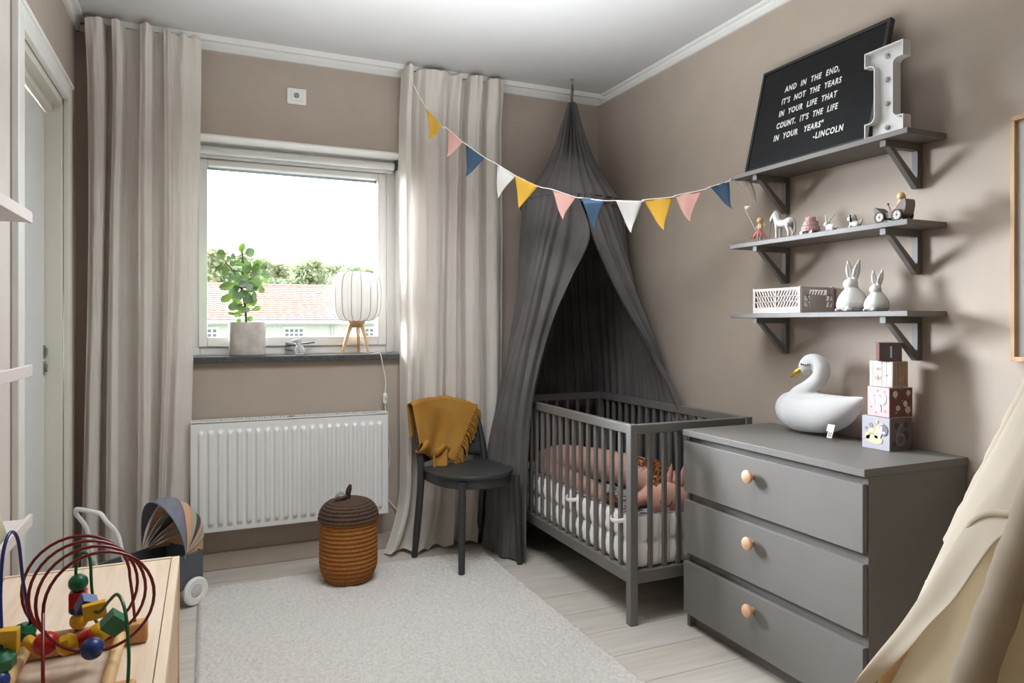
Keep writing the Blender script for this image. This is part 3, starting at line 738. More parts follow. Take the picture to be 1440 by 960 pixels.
# plush unicorn snake cushion
peach = M('peach_jersey', (208, 160, 142), .95, vs=8, col2=(198, 148, 130), bump=.15, bs=300)
un = thing('unicorn_cushion', 'long peach plush unicorn lying curled around inside the crib', 'plush toy', (1.85, 2.9, .37))
path = spl([(1.82, 2.50, .445), (1.91, 2.61, .455), (1.96, 2.80, .455), (1.97, 3.02, .45), (1.91, 3.24, .45), (1.80, 3.40, .45), (1.70, 3.40, .44), (1.640, 3.25, .432), (1.632, 3.05, .425), (1.632, 2.86, .422), (1.636, 2.72, .418)], 60)
b = MB()
rs = [.078+.006*abs(math.sin(k*1.1)) for k in range(61)]
for k in range(24): rs[60-k] = min(.056, .040+.003*k)
for k in range(4): rs[k] = .07
rs = [min(r, p[2]-.3665) for r, p in zip(rs, path)]
b.tube(path, rs, 20, ball=True)
hd = Vector((1.800, 2.462, .445))
b.tube([tuple(hd), tuple(hd+Vector((.055, -.045, -.008)))], [.078, .062], 18, ball=True)
b.tube([(1.80, 2.66, .40), (1.715, 2.62, .395)], [.03, .022], 12, ball=True); b.tube([(1.89, 2.66, .43), (1.80, 2.66, .40)], [.05, .03], 12, ball=True)
obj('plush_body', b, peach, un, rem=.007, smo=6)
for dx, dy in ((.04, .03), (.085, -.0)):
    e = Vector((hd.x+dx, hd.y+dy, hd.z+.065))
    obj('ear', MB().tube([tuple(e), tuple(e+Vector((.004, 0, .035))), tuple(e+Vector((.012, 0, .078)))], [.014, .017, .003], 10, ball=True, flat=.5), M('ear_pink', (214, 156, 142), .95), un)
yarn = M('brown_yarn', (126, 74, 34), .95, var=.2, vs=60, bump=.6)
b = MB()
for k in range(60):
    t = k/59; i = int(t*13); p = Vector(path[i]); a = R.uniform(-.5, .9)
    q = p+Vector((-.01+R.uniform(-.02, .03), R.uniform(-.02, .02), rs[i]+.0)); b.tube([tuple(q), tuple(q+Vector((R.uniform(-.03, 0), R.uniform(-.02, .02), .012))), tuple(q+Vector((-.035+R.uniform(-.02, .01), R.uniform(-.03, .03), -.012)))], .006, 5)
obj('mane', b, yarn, un, kind='stuff')
b = MB(); e = Vector(path[-1])
for k in range(30):
    b.tube([tuple(e+Vector((0, -.03, .0))), tuple(e+Vector((R.uniform(-.025, .03), -.06, R.uniform(-.02, .03)))), tuple(e+Vector((R.uniform(-.03, .04), -.10+R.uniform(-.02, .02), R.uniform(-.04, .0))))], .005, 5)
obj('tail', b, yarn, un, kind='stuff')
hm = hd+Vector((.0, -.0, 0))
def onhead(a, el, r=.0795):   # a: azimuth from -Y towards -X
    return hd+Vector((-math.sin(a)*math.cos(el), -math.cos(a)*math.cos(el), math.sin(el)))*r
obj('closed_eye', MB().tube([tuple(onhead(.62+.30*math.cos(t), .18-.26*math.sin(t))) for t in [PI*k/10 for k in range(11)]], .0018, 5), DARK, un)
obj('cheek_patch', MB().ball(onhead(.55, -.42, .068), .026, 10, s=(.7, .7, .9)), M('cheek_pink', (222, 160, 150), .95), un)
st_ = [(.02*math.cos(PI/2+PI*k/5)*(1 if k % 2 == 0 else .42), .02*math.sin(PI/2+PI*k/5)*(1 if k % 2 == 0 else .42)) for k in range(10)]
obj('star_patch', MB().prism(st_, frame((1.858, 2.645, .480), (.75, -.6, 0), (.3, .35, .9)), .004), M('star_cream', (236, 226, 208), .9), un)

# ---------------------------------------------------------------- canopy
cn = thing('bed_canopy', 'dark grey muslin canopy draped from ceiling hook over the crib', 'canopy', (1.86, 3.41, 0))
AP = Vector((1.872, 3.43, 2.43)); RC = Vector((1.845, 3.395, 1.865)); RR = .275
def ringpt(th):     # th measured from the front (towards the camera), growing clockwise to the window side
    a = math.radians(-118)-th      # direction angle in plan
    return RC+Vector((math.cos(a)*RR, math.sin(a)*RR, 0))
def conef(u, v):
    th = 2*PI*u; p = ringpt(th); hang = min(0, (v-.06)/.94); v = 1-max(0, (v-.06)/.94); q = AP.lerp(p, v)+Vector((0, 0, hang*.6))
    d = (p-RC).normalized(); k = v
    sag = -.055*math.sin(v*PI)*(.9)
    f = .017*math.sin(th*26+2*fbm(math.cos(th)*3, math.sin(th)*3))*(.35+.65*math.sin(min(1, v*1.4)*PI))+.006*fbm(th*9, v*3)
    r0 = .018*(1-v)
    q = q+d*(sag+f+r0)
    q.x = min(q.x, XR-.012); q.y = min(q.y, YB-.012)
    return q
obj('canopy_cone', MB().grid(conef, 300, 36), CANO, cn, angle=80)
rp = [tuple(min(a, b_) for a, b_ in zip(ringpt(2*PI*k/60), (XR-.012, YB-.012, 9))) for k in range(61)]
obj('ring_seam', MB().tube(rp, .005, 8), CANO, cn)
# skirt control curves: (u, [points from ring to floor])
FR = [
 (0.00, [(1.735, 3.122, 1.865), (1.774, 3.062, 1.64), (1.685, 3.10, 1.42), (1.588, 3.127, 1.18), (1.50, 3.16, .80), (1.475, 3.17, .40), (1.46, 3.15, .012)]),
 (0.04, [(1.69, 3.135, 1.865), (1.57, 3.16, 1.36), (1.47, 3.22, .82), (1.44, 3.24, .40), (1.41, 3.22, .01)]),
 (0.09, [(1.63, 3.19, 1.86), (1.53, 3.23, 1.34), (1.435, 3.33, .78), (1.40, 3.38, .40), (1.37, 3.36, .01)]),
 (0.15, [(1.59, 3.27, 1.86), (1.535, 3.32, 1.34), (1.45, 3.46, .78), (1.405, 3.53, .40), (1.385, 3.52, .01)]),
 (0.22, [(1.57, 3.36, 1.86), (1.545, 3.40, 1.34), (1.50, 3.55, .80), (1.46, 3.60, .40), (1.46, 3.60, .01)]),
 (0.30, [(1.58, 3.46, 1.86), (1.575, 3.50, 1.34), (1.56, 3.625, .85), (1.545, 3.635, .40), (1.545, 3.635, .01)]),
 (0.42, [(1.66, 3.58, 1.86), (1.67, 3.61, 1.34), (1.68, 3.64, .85), (1.70, 3.645, .40), (1.70, 3.645, .01)]),
 (0.55, [(1.88, 3.655, 1.86), (1.90, 3.655, 1.34), (1.92, 3.65, .85), (1.93, 3.65, .40), (1.93, 3.65, .01)]),
 (0.66, [(2.07, 3.57, 1.86), (2.11, 3.63, 1.34), (2.155, 3.645, .85), (2.165, 3.645, .40), (2.165, 3.645, .01)]),
 (0.76, [(2.12, 3.40, 1.86), (2.15, 3.42, 1.34), (2.172, 3.40, .85), (2.176, 3.40, .40), (2.176, 3.40, .01)]),
 (0.86, [(2.06, 3.22, 1.86), (2.13, 3.22, 1.34), (2.172, 3.12, .85), (2.176, 3.10, .40), (2.176, 3.10, .01)]),
 (0.95, [(1.86, 3.125, 1.865), (2.0, 3.035, 1.38), (2.13, 2.93, .92), (2.174, 2.90, .45), (2.176, 2.90, .01)]),
 (1.00, [(1.775, 3.125, 1.865), (1.786, 3.062, 1.64), (1.90, 2.995, 1.34), (2.03, 2.895, 1.06), (2.130, 2.80, .80), (2.172, 2.76, .45), (2.176, 2.76, .01)]),
]
us = [f[0] for f in FR]
rows_ = [spl(f[1], 40) for f in FR]
def skirt(u, v):
    i = max(k for k in range(len(us)) if us[k] <= u+1e-9); i = min(i, len(us)-2); f = (u-us[i])/(us[i+1]-us[i])
    j = int(round(v*40))
    p = [Vector(rows_[max(0, min(len(us)-1, i+q))][j]) for q in (-1, 0, 1, 2)]
    a, b_, c, d = p
    P = 0.5*(2*b_+(c-a)*f+(2*a-5*b_+4*c-d)*f*f+(-a+3*b_-3*c+d)*f**3)
    return P
def skirtf(u, v):
    P = skirt(u, v); t = skirt(min(1, u+.01), v)-skirt(max(0, u-.01), v)
    nn = Vector((t.y, -t.x, 0)); nn = nn.normalized() if nn.length > 1e-6 else Vector((0, -1, 0))
    tight = 1.0 if .25 > u or u > .9 else .55
    wob = .9*fbm(u*7, v*1.2, 5)
    w1 = math.sin(u*2*PI*34+wob*3)*.014+math.sin(u*2*PI*71+wob*5)*.007
    w1 *= (.55+.45*math.sin(v*PI*.9+.4))*tight*min(1, .35+v*4)
    w1 += .006*fbm(u*40, v*9, 2)*tight
    if v > .9 and u < .3: w1 += .03*(v-.9)*10*fbm(u*20, 1.0, 8)
    P = P+nn*(-w1)
    P.x = min(P.x, XR-.008); P.y = min(P.y, YB-.018)
    if u < .3: P.z = max(.005, P.z)
    return P
obj('canopy_drape', MB().grid(skirtf, 420, 40), CANO, cn, angle=80)
obj('hanging_loop', MB().tube(spl([(1.873, 3.432, 2.42), (1.866, 3.43, 2.46), (1.872, 3.432, 2.51), (1.874, 3.432, 2.532), (1.880, 3.432, 2.51), (1.878, 3.434, 2.46), (1.874, 3.432, 2.42)], 40), .004, 7), CANO, cn)
obj('gather_knot', MB().lathe([(.006, 0), (.020, .01), (.024, .03), (.016, .055), (.006, .07)], 16, (1.872, 3.43, 2.375)), CANO, cn)
b = MB().tube(spl([(1.873, 3.432, ZC), (1.873, 3.432, ZC-.02), (1.882, 3.432, ZC-.03), (1.880, 3.432, ZC-.042), (1.870, 3.432, ZC-.040), (1.866, 3.432, ZC-.03)], 20), .0022, 6); b.lathe([(.009, -.004), (.009, 0)], 14, (1.873, 3.432, ZC))
tag(obj('ceiling_hook', b, STEEL), 'small metal ceiling hook holding up the grey canopy', 'hook')

# ---------------------------------------------------------------- bunting
bn = thing('bunting', 'string of coloured triangular pennants from curtain to top wall shelf', 'bunting', (1.5, 2.9, 1.75))
PEN = [((1.042, 3.469, 2.307), (1.102, 3.396, 2.203), (1.058, 3.449, 2.143), MUST, 1), ((1.119, 3.376, 2.193), (1.177, 3.305, 2.113), (1.129, 3.363, 2.039), PINK, 1),
 ((1.188, 3.292, 2.101), (1.258, 3.207, 2.021), (1.199, 3.279, 1.931), NAVY, 1), ((1.304, 3.152, 1.979), (1.368, 3.074, 1.913), (1.304, 3.152, 1.815), OFFW, 0),
 ((1.368, 3.074, 1.913), (1.445, 2.981, 1.851), (1.378, 3.062, 1.757), MUST, 0), ((1.49, 2.927, 1.831), (1.565, 2.836, 1.785), (1.522, 2.888, 1.687), PINK, 0),
 ((1.585, 2.812, 1.779), (1.656, 2.727, 1.757), (1.621, 2.769, 1.635), NAVY, 0), ((1.692, 2.683, 1.753), (1.769, 2.589, 1.74), (1.73, 2.637, 1.602), OFFW, 0),
 ((1.771, 2.587, 1.746), (1.854, 2.487, 1.748), (1.824, 2.523, 1.603), MUST, 0), ((1.86, 2.48, 1.753), (1.935, 2.389, 1.768), (1.895, 2.437, 1.633), PINK, 0),
 ((1.953, 2.361, 1.777), (2.000, 2.300, 1.794), (2.005, 2.296, 1.672), NAVY, 0)]
sp = [(0.955, 3.53, 2.50)]
for a, c, t_, m, cu in PEN: sp += [a, c]
sp += [(2.004, 2.296, 1.806)]
obj('bunting_string', MB().tube(spl(sp, 160), .0022, 6), STRING, bn)
pn = {id(MUST): 'mustard', id(PINK): 'pink', id(NAVY): 'navy', id(OFFW): 'off-white'}
for a, c, t_, m, cu in PEN:
    a, c, t_ = Vector(a), Vector(c), Vector(t_); nn = (c-a).cross(Vector((0, 0, 1))).normalized()
    ph = R.uniform(0, 6)
    def pf(u, v, a=a, c=c, t_=t_, nn=nn, cu=cu, ph=ph):
        s = 1-v*.985; p = a.lerp(c, .5+(u-.5)*s); q = t_+(a.lerp(c, u)-t_)*(1-v)
        k = .004*math.sin(v*5+ph)+.003*math.sin(u*7+ph)*(1-v)
        curl = max(0, (v-.62)/.38)
        q = q+nn*(k+(.034 if cu else .012)*curl**2)+(c-a).normalized()*(.012*curl**2*(1 if not cu else .6))
        return q
    obj('pennant', MB().grid(pf, 8, 16), m, bn, angle=80, solid=.0016, label='%s triangular pennant' % pn[id(m)])
def pf(u, v):
    q = Vector((2.006, 2.292, 1.803)).lerp(Vector((2.045, 2.225, 1.792)), u); t_ = Vector((2.058, 2.21, 1.69))
    q = t_+(q-t_)*(1-v); return q+Vector((-.012*math.sin(u*PI)*(1-v), -.012*math.sin(v*PI*.8), -.01*math.sin(u*PI)*(1-v)))
obj('pennant', MB().grid(pf, 8, 16), TAUPE, bn, angle=80, solid=.0016, label='taupe pennant folded under the shelf corner')

# ---------------------------------------------------------------- dresser
D0, D1, DX = 1.428, 2.258, 1.733
ds = thing('dresser', 'grey three-drawer chest with round wooden knobs beside the crib', 'dresser', (1.96, 1.84, 0))
obj('top_panel', MB().box(DX, XR-.004, D0-.003, D1+.003, .756, .780), GREYP, ds, bevel=.002)
for y in (D0, D1-.018): obj('side_panel', MB().box(DX+.020, XR-.006, y, y+.018, 0, .756), GREYP, ds, bevel=.0015)
obj('back_panel', MB().box(XR-.012, XR-.006, D0+.018, D1-.018, .05, .756), GREYP, ds)
obj('plinth', MB().box(DX+.045, DX+.060, D0+.018, D1-.018, 0, .06), GREYP, ds)
b = MB()
for z in (.735, .515, .278): b.box(DX+.026, DX+.04, D0+.018, D1-.018, z-.03, z+.021)
obj('front_rails', b, GREYP, ds)
for z0, z1, kz in ((.535, .735, .671), (.298, .503, .440), (.058, .262, .208)):
    dd = obj('drawer', MB().box(DX, DX+.018, D0+.003, D1-.003, z0, z1).box(DX+.019, XR-.06, D0+.03, D1-.03, z0+.02, z1-.03), GREYP, ds, bevel=.0015)
    mr = Matrix.Rotation(-PI/2, 4, 'Y')
    obj('knob', MB().lathe([(.009, 0), (.0095, .010), (.012, .014), (.021, .019), (.0235, .025), (.0215, .031), (.013, .035), (.001, .036)], 28, (DX, 1.873, kz), mr), KNOB, dd)

# ---------------------------------------------------------------- swan
sw = thing('swan_cushion', 'white plush swan cushion with closed eyes on the grey dresser', 'cushion', (2.09, 1.92, .78))
sx = 2.095
def sv(px, py):   # traced side outline, metres in the plane of the wall
    return None
b = MB()
bodyp = [(2.049, .868, .0666), (2.017, .864, .0768), (1.954, .863, .0752), (1.872, .870, .0700), (1.81, .890, .0536), (1.765, .915, .0301), (1.73, .939, .0074)]
bs_ = spl(bodyp, 32)
b.tube([(sx, y, z) for y, z, r in bs_], [r for y, z, r in bs_], 22, ball=True)
neck = spl([(2.050, .880, .0361), (2.020, .921, .0350), (1.964, .955, .0325), (1.918, .994, .0308), (1.906, 1.033, .0296), (1.930, 1.057, .0285), (1.965, 1.049, .0325), (1.989, 1.026, .0255)], 44)
b.tube([(sx, y, z) for y, z, r in neck], [r for y, z, r in neck], 20, ball=True)
b.v = [(sx+(x-sx)*.95, y, z) for x, y, z in b.v]
so2 = obj('plush_body', b, PLUSH, sw, rem=.0055, smo=5)
bkm = spl([(1.998, 1.020, .0165), (2.017, 1.009, .0135), (2.036, .996, .0069), (2.046, .990, .0028)], 10)
obj('beak', MB().tube([(sx-.012, y, z) for y, z, r in bkm], [r for y, z, r in bkm], 12, ball=True), GOLD, sw)
b = MB()
for k in range(5):
    y = 1.975-.010*k; z = 1.046+.002*abs(k-2)
    b.tube([(sx-.0315, y, z), (sx-.0315, y+.003*(2-k)*.4, z-.009)], .0012, 5)
b.tube([(sx-.0315, 1.977-.044*k/8, 1.0465-.003*math.sin(k*PI/8)) for k in range(9)], .0012, 5)
obj('stitched_eye', b, DARK, sw)
mt = frame((sx-.058, 1.815, .826), (.1, -1, .0), (.50, .1, 1))
obj('care_tag', xf(MB().box(-.014, .014, -.012, .014, 0, .001), mt).add([tuple(mt @ Vector(p)) for p in ((-.006, -.036, .001), (.014, -.036, .001), (.014, -.010, .001), (-.006, -.010, .001))], [(0, 1, 2, 3)]), M('tag_white', (230, 228, 224), .8), sw)
b = MB()
for k in range(4): b.add([tuple(mt @ Vector(p)) for p in ((-.003+k*.004, -.033, .0016), (-.001+k*.004, -.033, .0016), (-.001+k*.004, -.015, .0016), (-.003+k*.004, -.015, .0016))], [(0, 1, 2, 3)])
obj('tag_print', b, DARK, sw)

# ---------------------------------------------------------------- stacking boxes
BP = {'lilac': M('box_lilac', (164, 161, 166), .6, var=.02), 'plum': M('box_taupe', (112, 98, 96), .6, var=.02), 'pink': M('box_pink', (196, 160, 158), .6, var=.02), 'rust': M('box_rust', (110, 66, 58), .6, var=.02),
      'white': M('box_cream', (216, 208, 200), .6, var=.02), 'tan': M('box_tan', (172, 150, 130), .6, var=.02), 'maroon': M('box_maroon', (104, 66, 62), .6, var=.02), 'grey': M('box_grey', (84, 74, 76), .6, var=.02)}
def stackbox(label, cx, cy, z, sx_, sy, sz, rot, left, right):
    t = thing('stacking_box', label, 'box', (cx, cy, z), rot, 'cardboard stacking boxes', local=True)
    a, c = sx_/2, sy/2
    m = MB().box(-a, a, -c, c, 0, sz-.001)
    o = obj('box_shell', m, BP[left], t, bevel=.0015)
    # -Y face print sheet and -X face print sheet
    obj('end_print', MB().box(-a+.002, a-.002, -c-.0006, -c, .002, sz-.003), BP[right], t, smooth=False)
    return t, a, c, sz
def disc(m, cx, cy, rx_, ry_, h=.0006, n=20): return ([(cx+rx_*math.cos(2*PI*k/n), cy+ry_*math.sin(2*PI*k/n)) for k in range(n)], m, h)
def pr_on(t, name, shapes, mat, m, lift=.0008):
    m2 = m.copy(); m2.translation = m.translation+m.to_3x3().col[2]*lift*.5
    if name[-1] == 's':                                # separate marks: one part each
        for s in shapes: obj(name[:-1], MB().prism(s, m2, lift), mat, t, smooth=False)
        return
    b = MB()
    for s in shapes: b.prism(s, m2, lift)
    obj(name, b, mat, t, smooth=False)
def el(cx, cy, rx_, ry_, rot=0, n=20):
    out = []
    for k in range(n):
        x = rx_*math.cos(2*PI*k/n); y = ry_*math.sin(2*PI*k/n); out.append((cx+x*math.cos(rot)-y*math.sin(rot), cy+x*math.sin(rot)+y*math.cos(rot)))
    return out
# local frames of the two visible faces: left face looks along -X, right face along -Y
def LF(a, c, sz): return frame((-a, 0, sz/2), (0, -1, 0), (0, 0, 1))
def RF(a, c, sz): return frame((0, -c-.0006, sz/2), (1, 0, 0), (0, 0, 1))
P_ = lambda n, c: M('print_'+n, c, .6, var=.02)
t, a, c, sz = stackbox('lilac grey bottom box of the stack, numbered 6', 2.098, 1.640, .780, .105, .105, .110, 0, 'lilac', 'plum')
m = LF(a, c, sz)
pr_on(t, 'print_dots', [el(-.018, .024, .008, .008), el(-.036, .012, .005, .005)], P_('slate', (128, 126, 136)), m)
pr_on(t, 'print_animal', [el(-.005, -.022, .032, .014, -.1), el(.010, .004, .014, .024, -.35), el(-.014, .006, .014, .008, .2), el(-.03, -.012, .01, .012), el(.006, .038, .004, .007), el(.025, .032, .004, .006)], P_('fawn', (222, 194, 150)), m, .0010)
pr_on(t, 'print_face', [el(.030, .012, .016, .019)], P_('slate2', (110, 106, 116)), m, .0013)
pr_on(t, 'print_belly', [el(.018, .002, .006, .024, -.25), el(.032, .004, .006, .004)], P_('cream', (232, 224, 212)), m, .0016)
m = RF(a, c, sz)
pr_on(t, 'print_dots', [el(-.022, .028, .010, .011), el(.022, .028, .010, .011), el(-.032, -.030, .008, .008), el(.02, -.006, .016, .016)], P_('shadow', (84, 72, 72)), m)
s6 = text_mesh('6', .115, .0005); s6 = xf(s6, m @ Matrix.Translation((-.034, -.040, .0012))); obj('print_number', s6, P_('six', (132, 124, 124)), t, smooth=False)
t, a, c, sz = stackbox('pink and rust box, second from bottom of the stack', 2.098, 1.628, .890, .098, .090, .099, math.radians(-6), 'pink', 'rust')
m = LF(a, c, sz)
tri = lambda x, y, s_: [(x-s_, y-s_*.6), (x+s_, y-s_*.6), (x, y+s_)]
pr_on(t, 'print_triangles', [tri(-.002, .036, .005), tri(.026, .034, .004), tri(-.03, -.02, .004), tri(.028, -.03, .005), tri(-.01, -.038, .004)], P_('dusk', (160, 124, 128)), m)
pr_on(t, 'print_elephant', [el(.0, .004, .016, .020), el(-.020, .006, .010, .018, .3), el(.022, .008, .011, .018, -.3), el(.006, -.018, .006, .016, .2)], P_('ele', (178, 180, 192)), m, .0012)
m = RF(a, c, sz)
pr_on(t, 'print_balloons', [el(-.026, .028, .010, .011), el(.029, .031, .009, .009), el(.016, -.004, .009, .010), el(-.014, -.018, .009, .009), el(.027, -.024, .011, .012), el(-.023, .014, .002, .002), el(.028, .018, .002, .002), el(.004, .006, .002, .002), el(-.022, -.032, .003, .003), el(.030, -.040, .002, .002)], P_('sand', (206, 190, 172)), m)
pr_on(t, 'print_triangles', [tri(-.034, -.002, .005), tri(.0, .028, .004)], P_('maroon', (80, 44, 42)), m)
t, a, c, sz = stackbox('cream striped box with small crowns, third from bottom of stack', 2.095, 1.630, .989, .082, .082, .086, math.radians(4), 'white', 'tan')
m = LF(a, c, sz)
pr_on(t, 'print_stripes', [[(x-.004, -.042), (x+.004, -.042), (x+.004, .042), (x-.004, .042)] for x in (-.032, -.016, 0, .016, .032)], P_('stripe', (204, 192, 184)), m, .0005)
def crown_s(x, y, s_): return [(x-s_, y-s_*.5), (x+s_, y-s_*.5), (x+s_*1.3, y+s_*.8), (x+s_*.5, y), (x, y+s_*.9), (x-s_*.5, y), (x-s_*1.3, y+s_*.8)]
pr_on(t, 'print_crowns', [crown_s(-.008, .016, .007), crown_s(-.010, -.014, .010), crown_s(.020, -.004, .006)], P_('crown', (176, 144, 120)), m, .0009)
m = RF(a, c, sz)
pr_on(t, 'print_stripes', [[(x-.004, -.040), (x+.004, -.040), (x+.004, .040), (x-.004, .040)] for x in (-.028, -.012, .004, .02)], P_('stripe2', (158, 136, 116)), m, .0005)
pr_on(t, 'print_giraffe', [el(.0, -.016, .016, .011), el(.012, .0, .005, .018, -.2), el(.010, .020, .010, .007)], P_('ochre', (192, 146, 92)), m, .0010)
t, a, c, sz = stackbox('small maroon box numbered 1 on top of the stack', 2.085, 1.622, 1.075, .068, .068, .062, math.radians(-44), 'maroon', 'grey')
m = RF(a, c, sz)
b = MB()
for q in ((-.032, -.029, .064, .004), (-.032, .025, .064, .004), (-.032, -.029, .004, .058), (.028, -.029, .004, .058)):
    b.prism([(q[0], q[1]), (q[0]+q[2], q[1]), (q[0]+q[2], q[1]+q[3]), (q[0], q[1]+q[3])], m, .0010)
obj('print_border', b, BP['maroon'], t, smooth=False)
s1 = xf(text_mesh('1', .055, .0005), m @ Matrix.Translation((-.012, -.019, .0012))); obj('print_number', s1, P_('one', (186, 186, 192)), t, smooth=False)

# ---------------------------------------------------------------- wall shelves
SZ = {'top': 1.815, 'middle': 1.528, 'bottom': 1.240}
def shelf(which, label):
    z = SZ[which]
    t = thing('wall_shelf', label, 'shelf', (2.10, 1.9, z), group='grey bracket shelves')
    obj('shelf_board', MB().box(2.008, XR-.002, 1.497, 2.303, z-.018, z), SHELFP, t, bevel=.0015)
    for y in (1.592, 2.170):
        b = MB(); w_ = .011
        b.box(2.018, XR-.002, y-w_, y+w_, z-.040, z-.018); b.box(XR-.024, XR-.002, y-w_, y+w_, z-.163, z-.040)
        d = Vector((1, 0, -1)).normalized()
        b.prism([(0, 0), (.021, 0), (.146, -.108), (.146, -.125), (.128, -.125)], frame((2.040, y+w_*.9, z-.040), (1, 0, 0), (0, 0, 1)), w_*1.8)
        o = obj('shelf_bracket', b, SHELFP, t, bevel=.0012, angle=30)
        obj('screw_hole', MB().lathe([(.0045, 0), (.0045, .002)], 12, (XR-.0245, y, z-.146), Matrix.Rotation(-PI/2, 4, 'Y')), DARK, o)
shelf('top', 'grey wall shelf under the black letter board, topmost of three')
shelf('middle', 'grey wall shelf carrying the tiny figurines, middle of three')
shelf('bottom', 'grey wall shelf carrying crate and rabbits, lowest of three')

# letter board leaning on the top shelf
lb = thing('letter_board', 'black felt letter board with white quotation leaning on top shelf', 'letter board', (2.09, 1.94, SZ['top']))
ex = Vector((0, -1, 0)); base = Vector((2.030, 2.243, SZ['top']+.001)); ey = Vector((.105, 0, .432)).normalized(); mt = frame(base, ex, ey)
W_, H_ = .592, .440
obj('felt_panel', xf(MB().box(.010, W_-.010, .010, H_-.010, -.018, -.006), mt), BLACK, lb, smooth=False)
b = MB()
for q in ((0, W_, 0, .013), (0, W_, H_-.013, H_), (0, .013, .013, H_-.013), (W_-.013, W_, .013, H_-.013)): b.box(q[0], q[1], q[2], q[3], -.022, 0)
obj('board_frame', xf(b, mt), BLACKF, lb, bevel=.0015)
b = MB()
for k in range(60):
    y_ = .016+k*(H_-.032)/60; b.box(.013, W_-.013, y_, y_+.0038, -.006, -.0045)
obj('felt_ridges', xf(b, mt), BLACK, lb, smooth=False, kind='stuff')
WTX = M('letter_white', (226, 224, 218), .5)
inv = mt.inverted()
# (text, left Y on the board, baseline z, width)
TX = [('AND  IN  THE  END,', .142, .312, .262), ("IT'S  NOT  THE  YEARS", .138, .261, .284), ('IN  YOUR  LIFE  THAT', .136, .210, .276), ("COUNT.  IT'S  THE  LIFE", .134, .159, .292), ('IN  YOUR   YEARS"', .132, .108, .240), ('-LINCOLN', .336, .066, .132)]
for s_, x_, y_, wd_ in TX:
    tm = text_mesh(s_, .034, .0006, off=.0009, sp=1.22); xs = [p[0] for p in tm.v]; k = wd_/(max(xs)-min(xs)); x00 = min(xs)
    tm.v = [((p[0]-x00)*k, p[1]*1.0, p[2]) for p in tm.v]
    obj('letter_row', xf(tm, mt @ Matrix.Translation((x_, y_, -.0035))), WTX, lb, smooth=False, kind='stuff')

# marquee letter I
mi = thing('marquee_letter', 'white letter I light with four bulbs standing on top shelf', 'letter lamp', (2.05, 1.59, SZ['top']))
yi0, yi1 = 1.520, 1.662; zi = SZ['top']
def iout(k=0.0):
    w_, h, s_, f = .142, .286, .046, .050; r = .018; o = []
    L0, L1 = -w_/2+k, w_/2-k
    def fil(cx, cy, a0, a1): return [(cx+(r+k)*math.cos(lerp(a0, a1, q/5)), cy+(r+k)*math.sin(lerp(a0, a1, q/5))) for q in range(6)]
    o += [(L0, k), (L1, k), (L1, f-k)]
    o += fil(s_/2+.0+r+.012, f+r, -PI/2, -PI)[:6]
    o += fil(s_/2+r+.012, h-f-r, PI, PI/2)
    o += [(L1, h-f+k), (L1, h-k), (L0, h-k), (L0, h-f+k)]
    o += fil(-s_/2-r-.012, h-f-r, PI/2, 0); o += fil(-s_/2-r-.012, f+r, 0, -PI/2); o += [(L0, f-k)]
    return o
mI = frame((2.055, (yi0+yi1)/2, zi), (0, -1, 0), (0, 0, 1))     # local z = -X, toward the room
oa, ob = iout(0), iout(.004); n = len(oa); b = MB()
vs = [mI @ Vector((x, y, 0)) for x, y in oa]+[mI @ Vector((x, y, .036)) for x, y in oa]+[mI @ Vector((x, y, .036)) for x, y in ob]+[mI @ Vector((x, y, .010)) for x, y in ob]
b.add(vs, [tuple(range(n))[::-1]]+[(q*n+j, q*n+(j+1) % n, (q+1)*n+(j+1) % n, (q+1)*n+j) for q in range(3) for j in range(n)]+[tuple(range(3*n, 4*n))])
obj('letter_shell', b, M('marquee_white', (206, 204, 201), .5, var=.01), mi, angle=30)
for zb in (.026, .105, .183, .260):
    s_ = obj('bulb_socket', MB().lathe([(.0085, 0), (.0085, .004), (.006, .006)], 14, mI @ Vector((-.002, zb, .010)), mI.to_3x3().to_4x4()), STEEL, mi)
    obj('bulb', MB().ball(mI @ Vector((-.002, zb, .019)), .0065, 10), M('bulb_clear', (196, 194, 190), .12), s_)

# crate on the bottom shelf
cz = SZ['bottom']; cx0, cx1, cy0, cy1, chh = 2.020, 2.186, 1.935, 2.178, .096
ct = thing('folding_crate', 'beige lattice folding crate on the lowest wall shelf', 'crate', ((cx0+cx1)/2, (cy0+cy1)/2, cz))
CRM = M('crate_plastic', (190, 178, 170), .5, var=.01)
def lattice(b, L, H, m, hand=False):
    t_ = .004; f_ = .012
    for q in ((0, L, 0, .022), (0, L, H-.010, H), (0, f_, .022, H-.01), (L-f_, L, .022, H-.01)): b.box(q[0], q[1], q[2], q[3], 0, t_, m)
    if not hand: b.box(L/2-.003, L/2+.003, .022, H-.01, 0, t_, m)
    rows3 = 3; zr = [lerp(.022, H-.010, k/rows3) for k in range(rows3+1)]
    for k in (1, 2): b.box(f_, L-f_, zr[k]-.0018, zr[k]+.0018, 0, t_, m)
    for k in range(rows3):
        if hand and k == 2:
            b.box(f_, L*.24, zr[2], H-.01, 0, t_, m); b.box(L*.76, L-f_, zr[2], H-.01, 0, t_, m); continue
        n_ = int((L/2-f_)/.0145)
        for sgn in (-1, 1):
            for i in range(n_+1):
                x = L/2+sgn*(.006+i*.0145); dx = .011*sgn*(1 if not hand else 1)
                if hand and .26 < x/L < .74: continue
                if not (f_ < x < L-f_ and f_-.004 < x+dx < L-f_+.004): continue
                p = [(x, zr[k]), (x+.0062, zr[k]), (x+dx+.0062, zr[k+1]), (x+dx, zr[k+1])]
                b.prism(p, m, t_)
    if hand: b.box(L*.26, L*.74, .022, zr[2], 0, t_*.6, m)
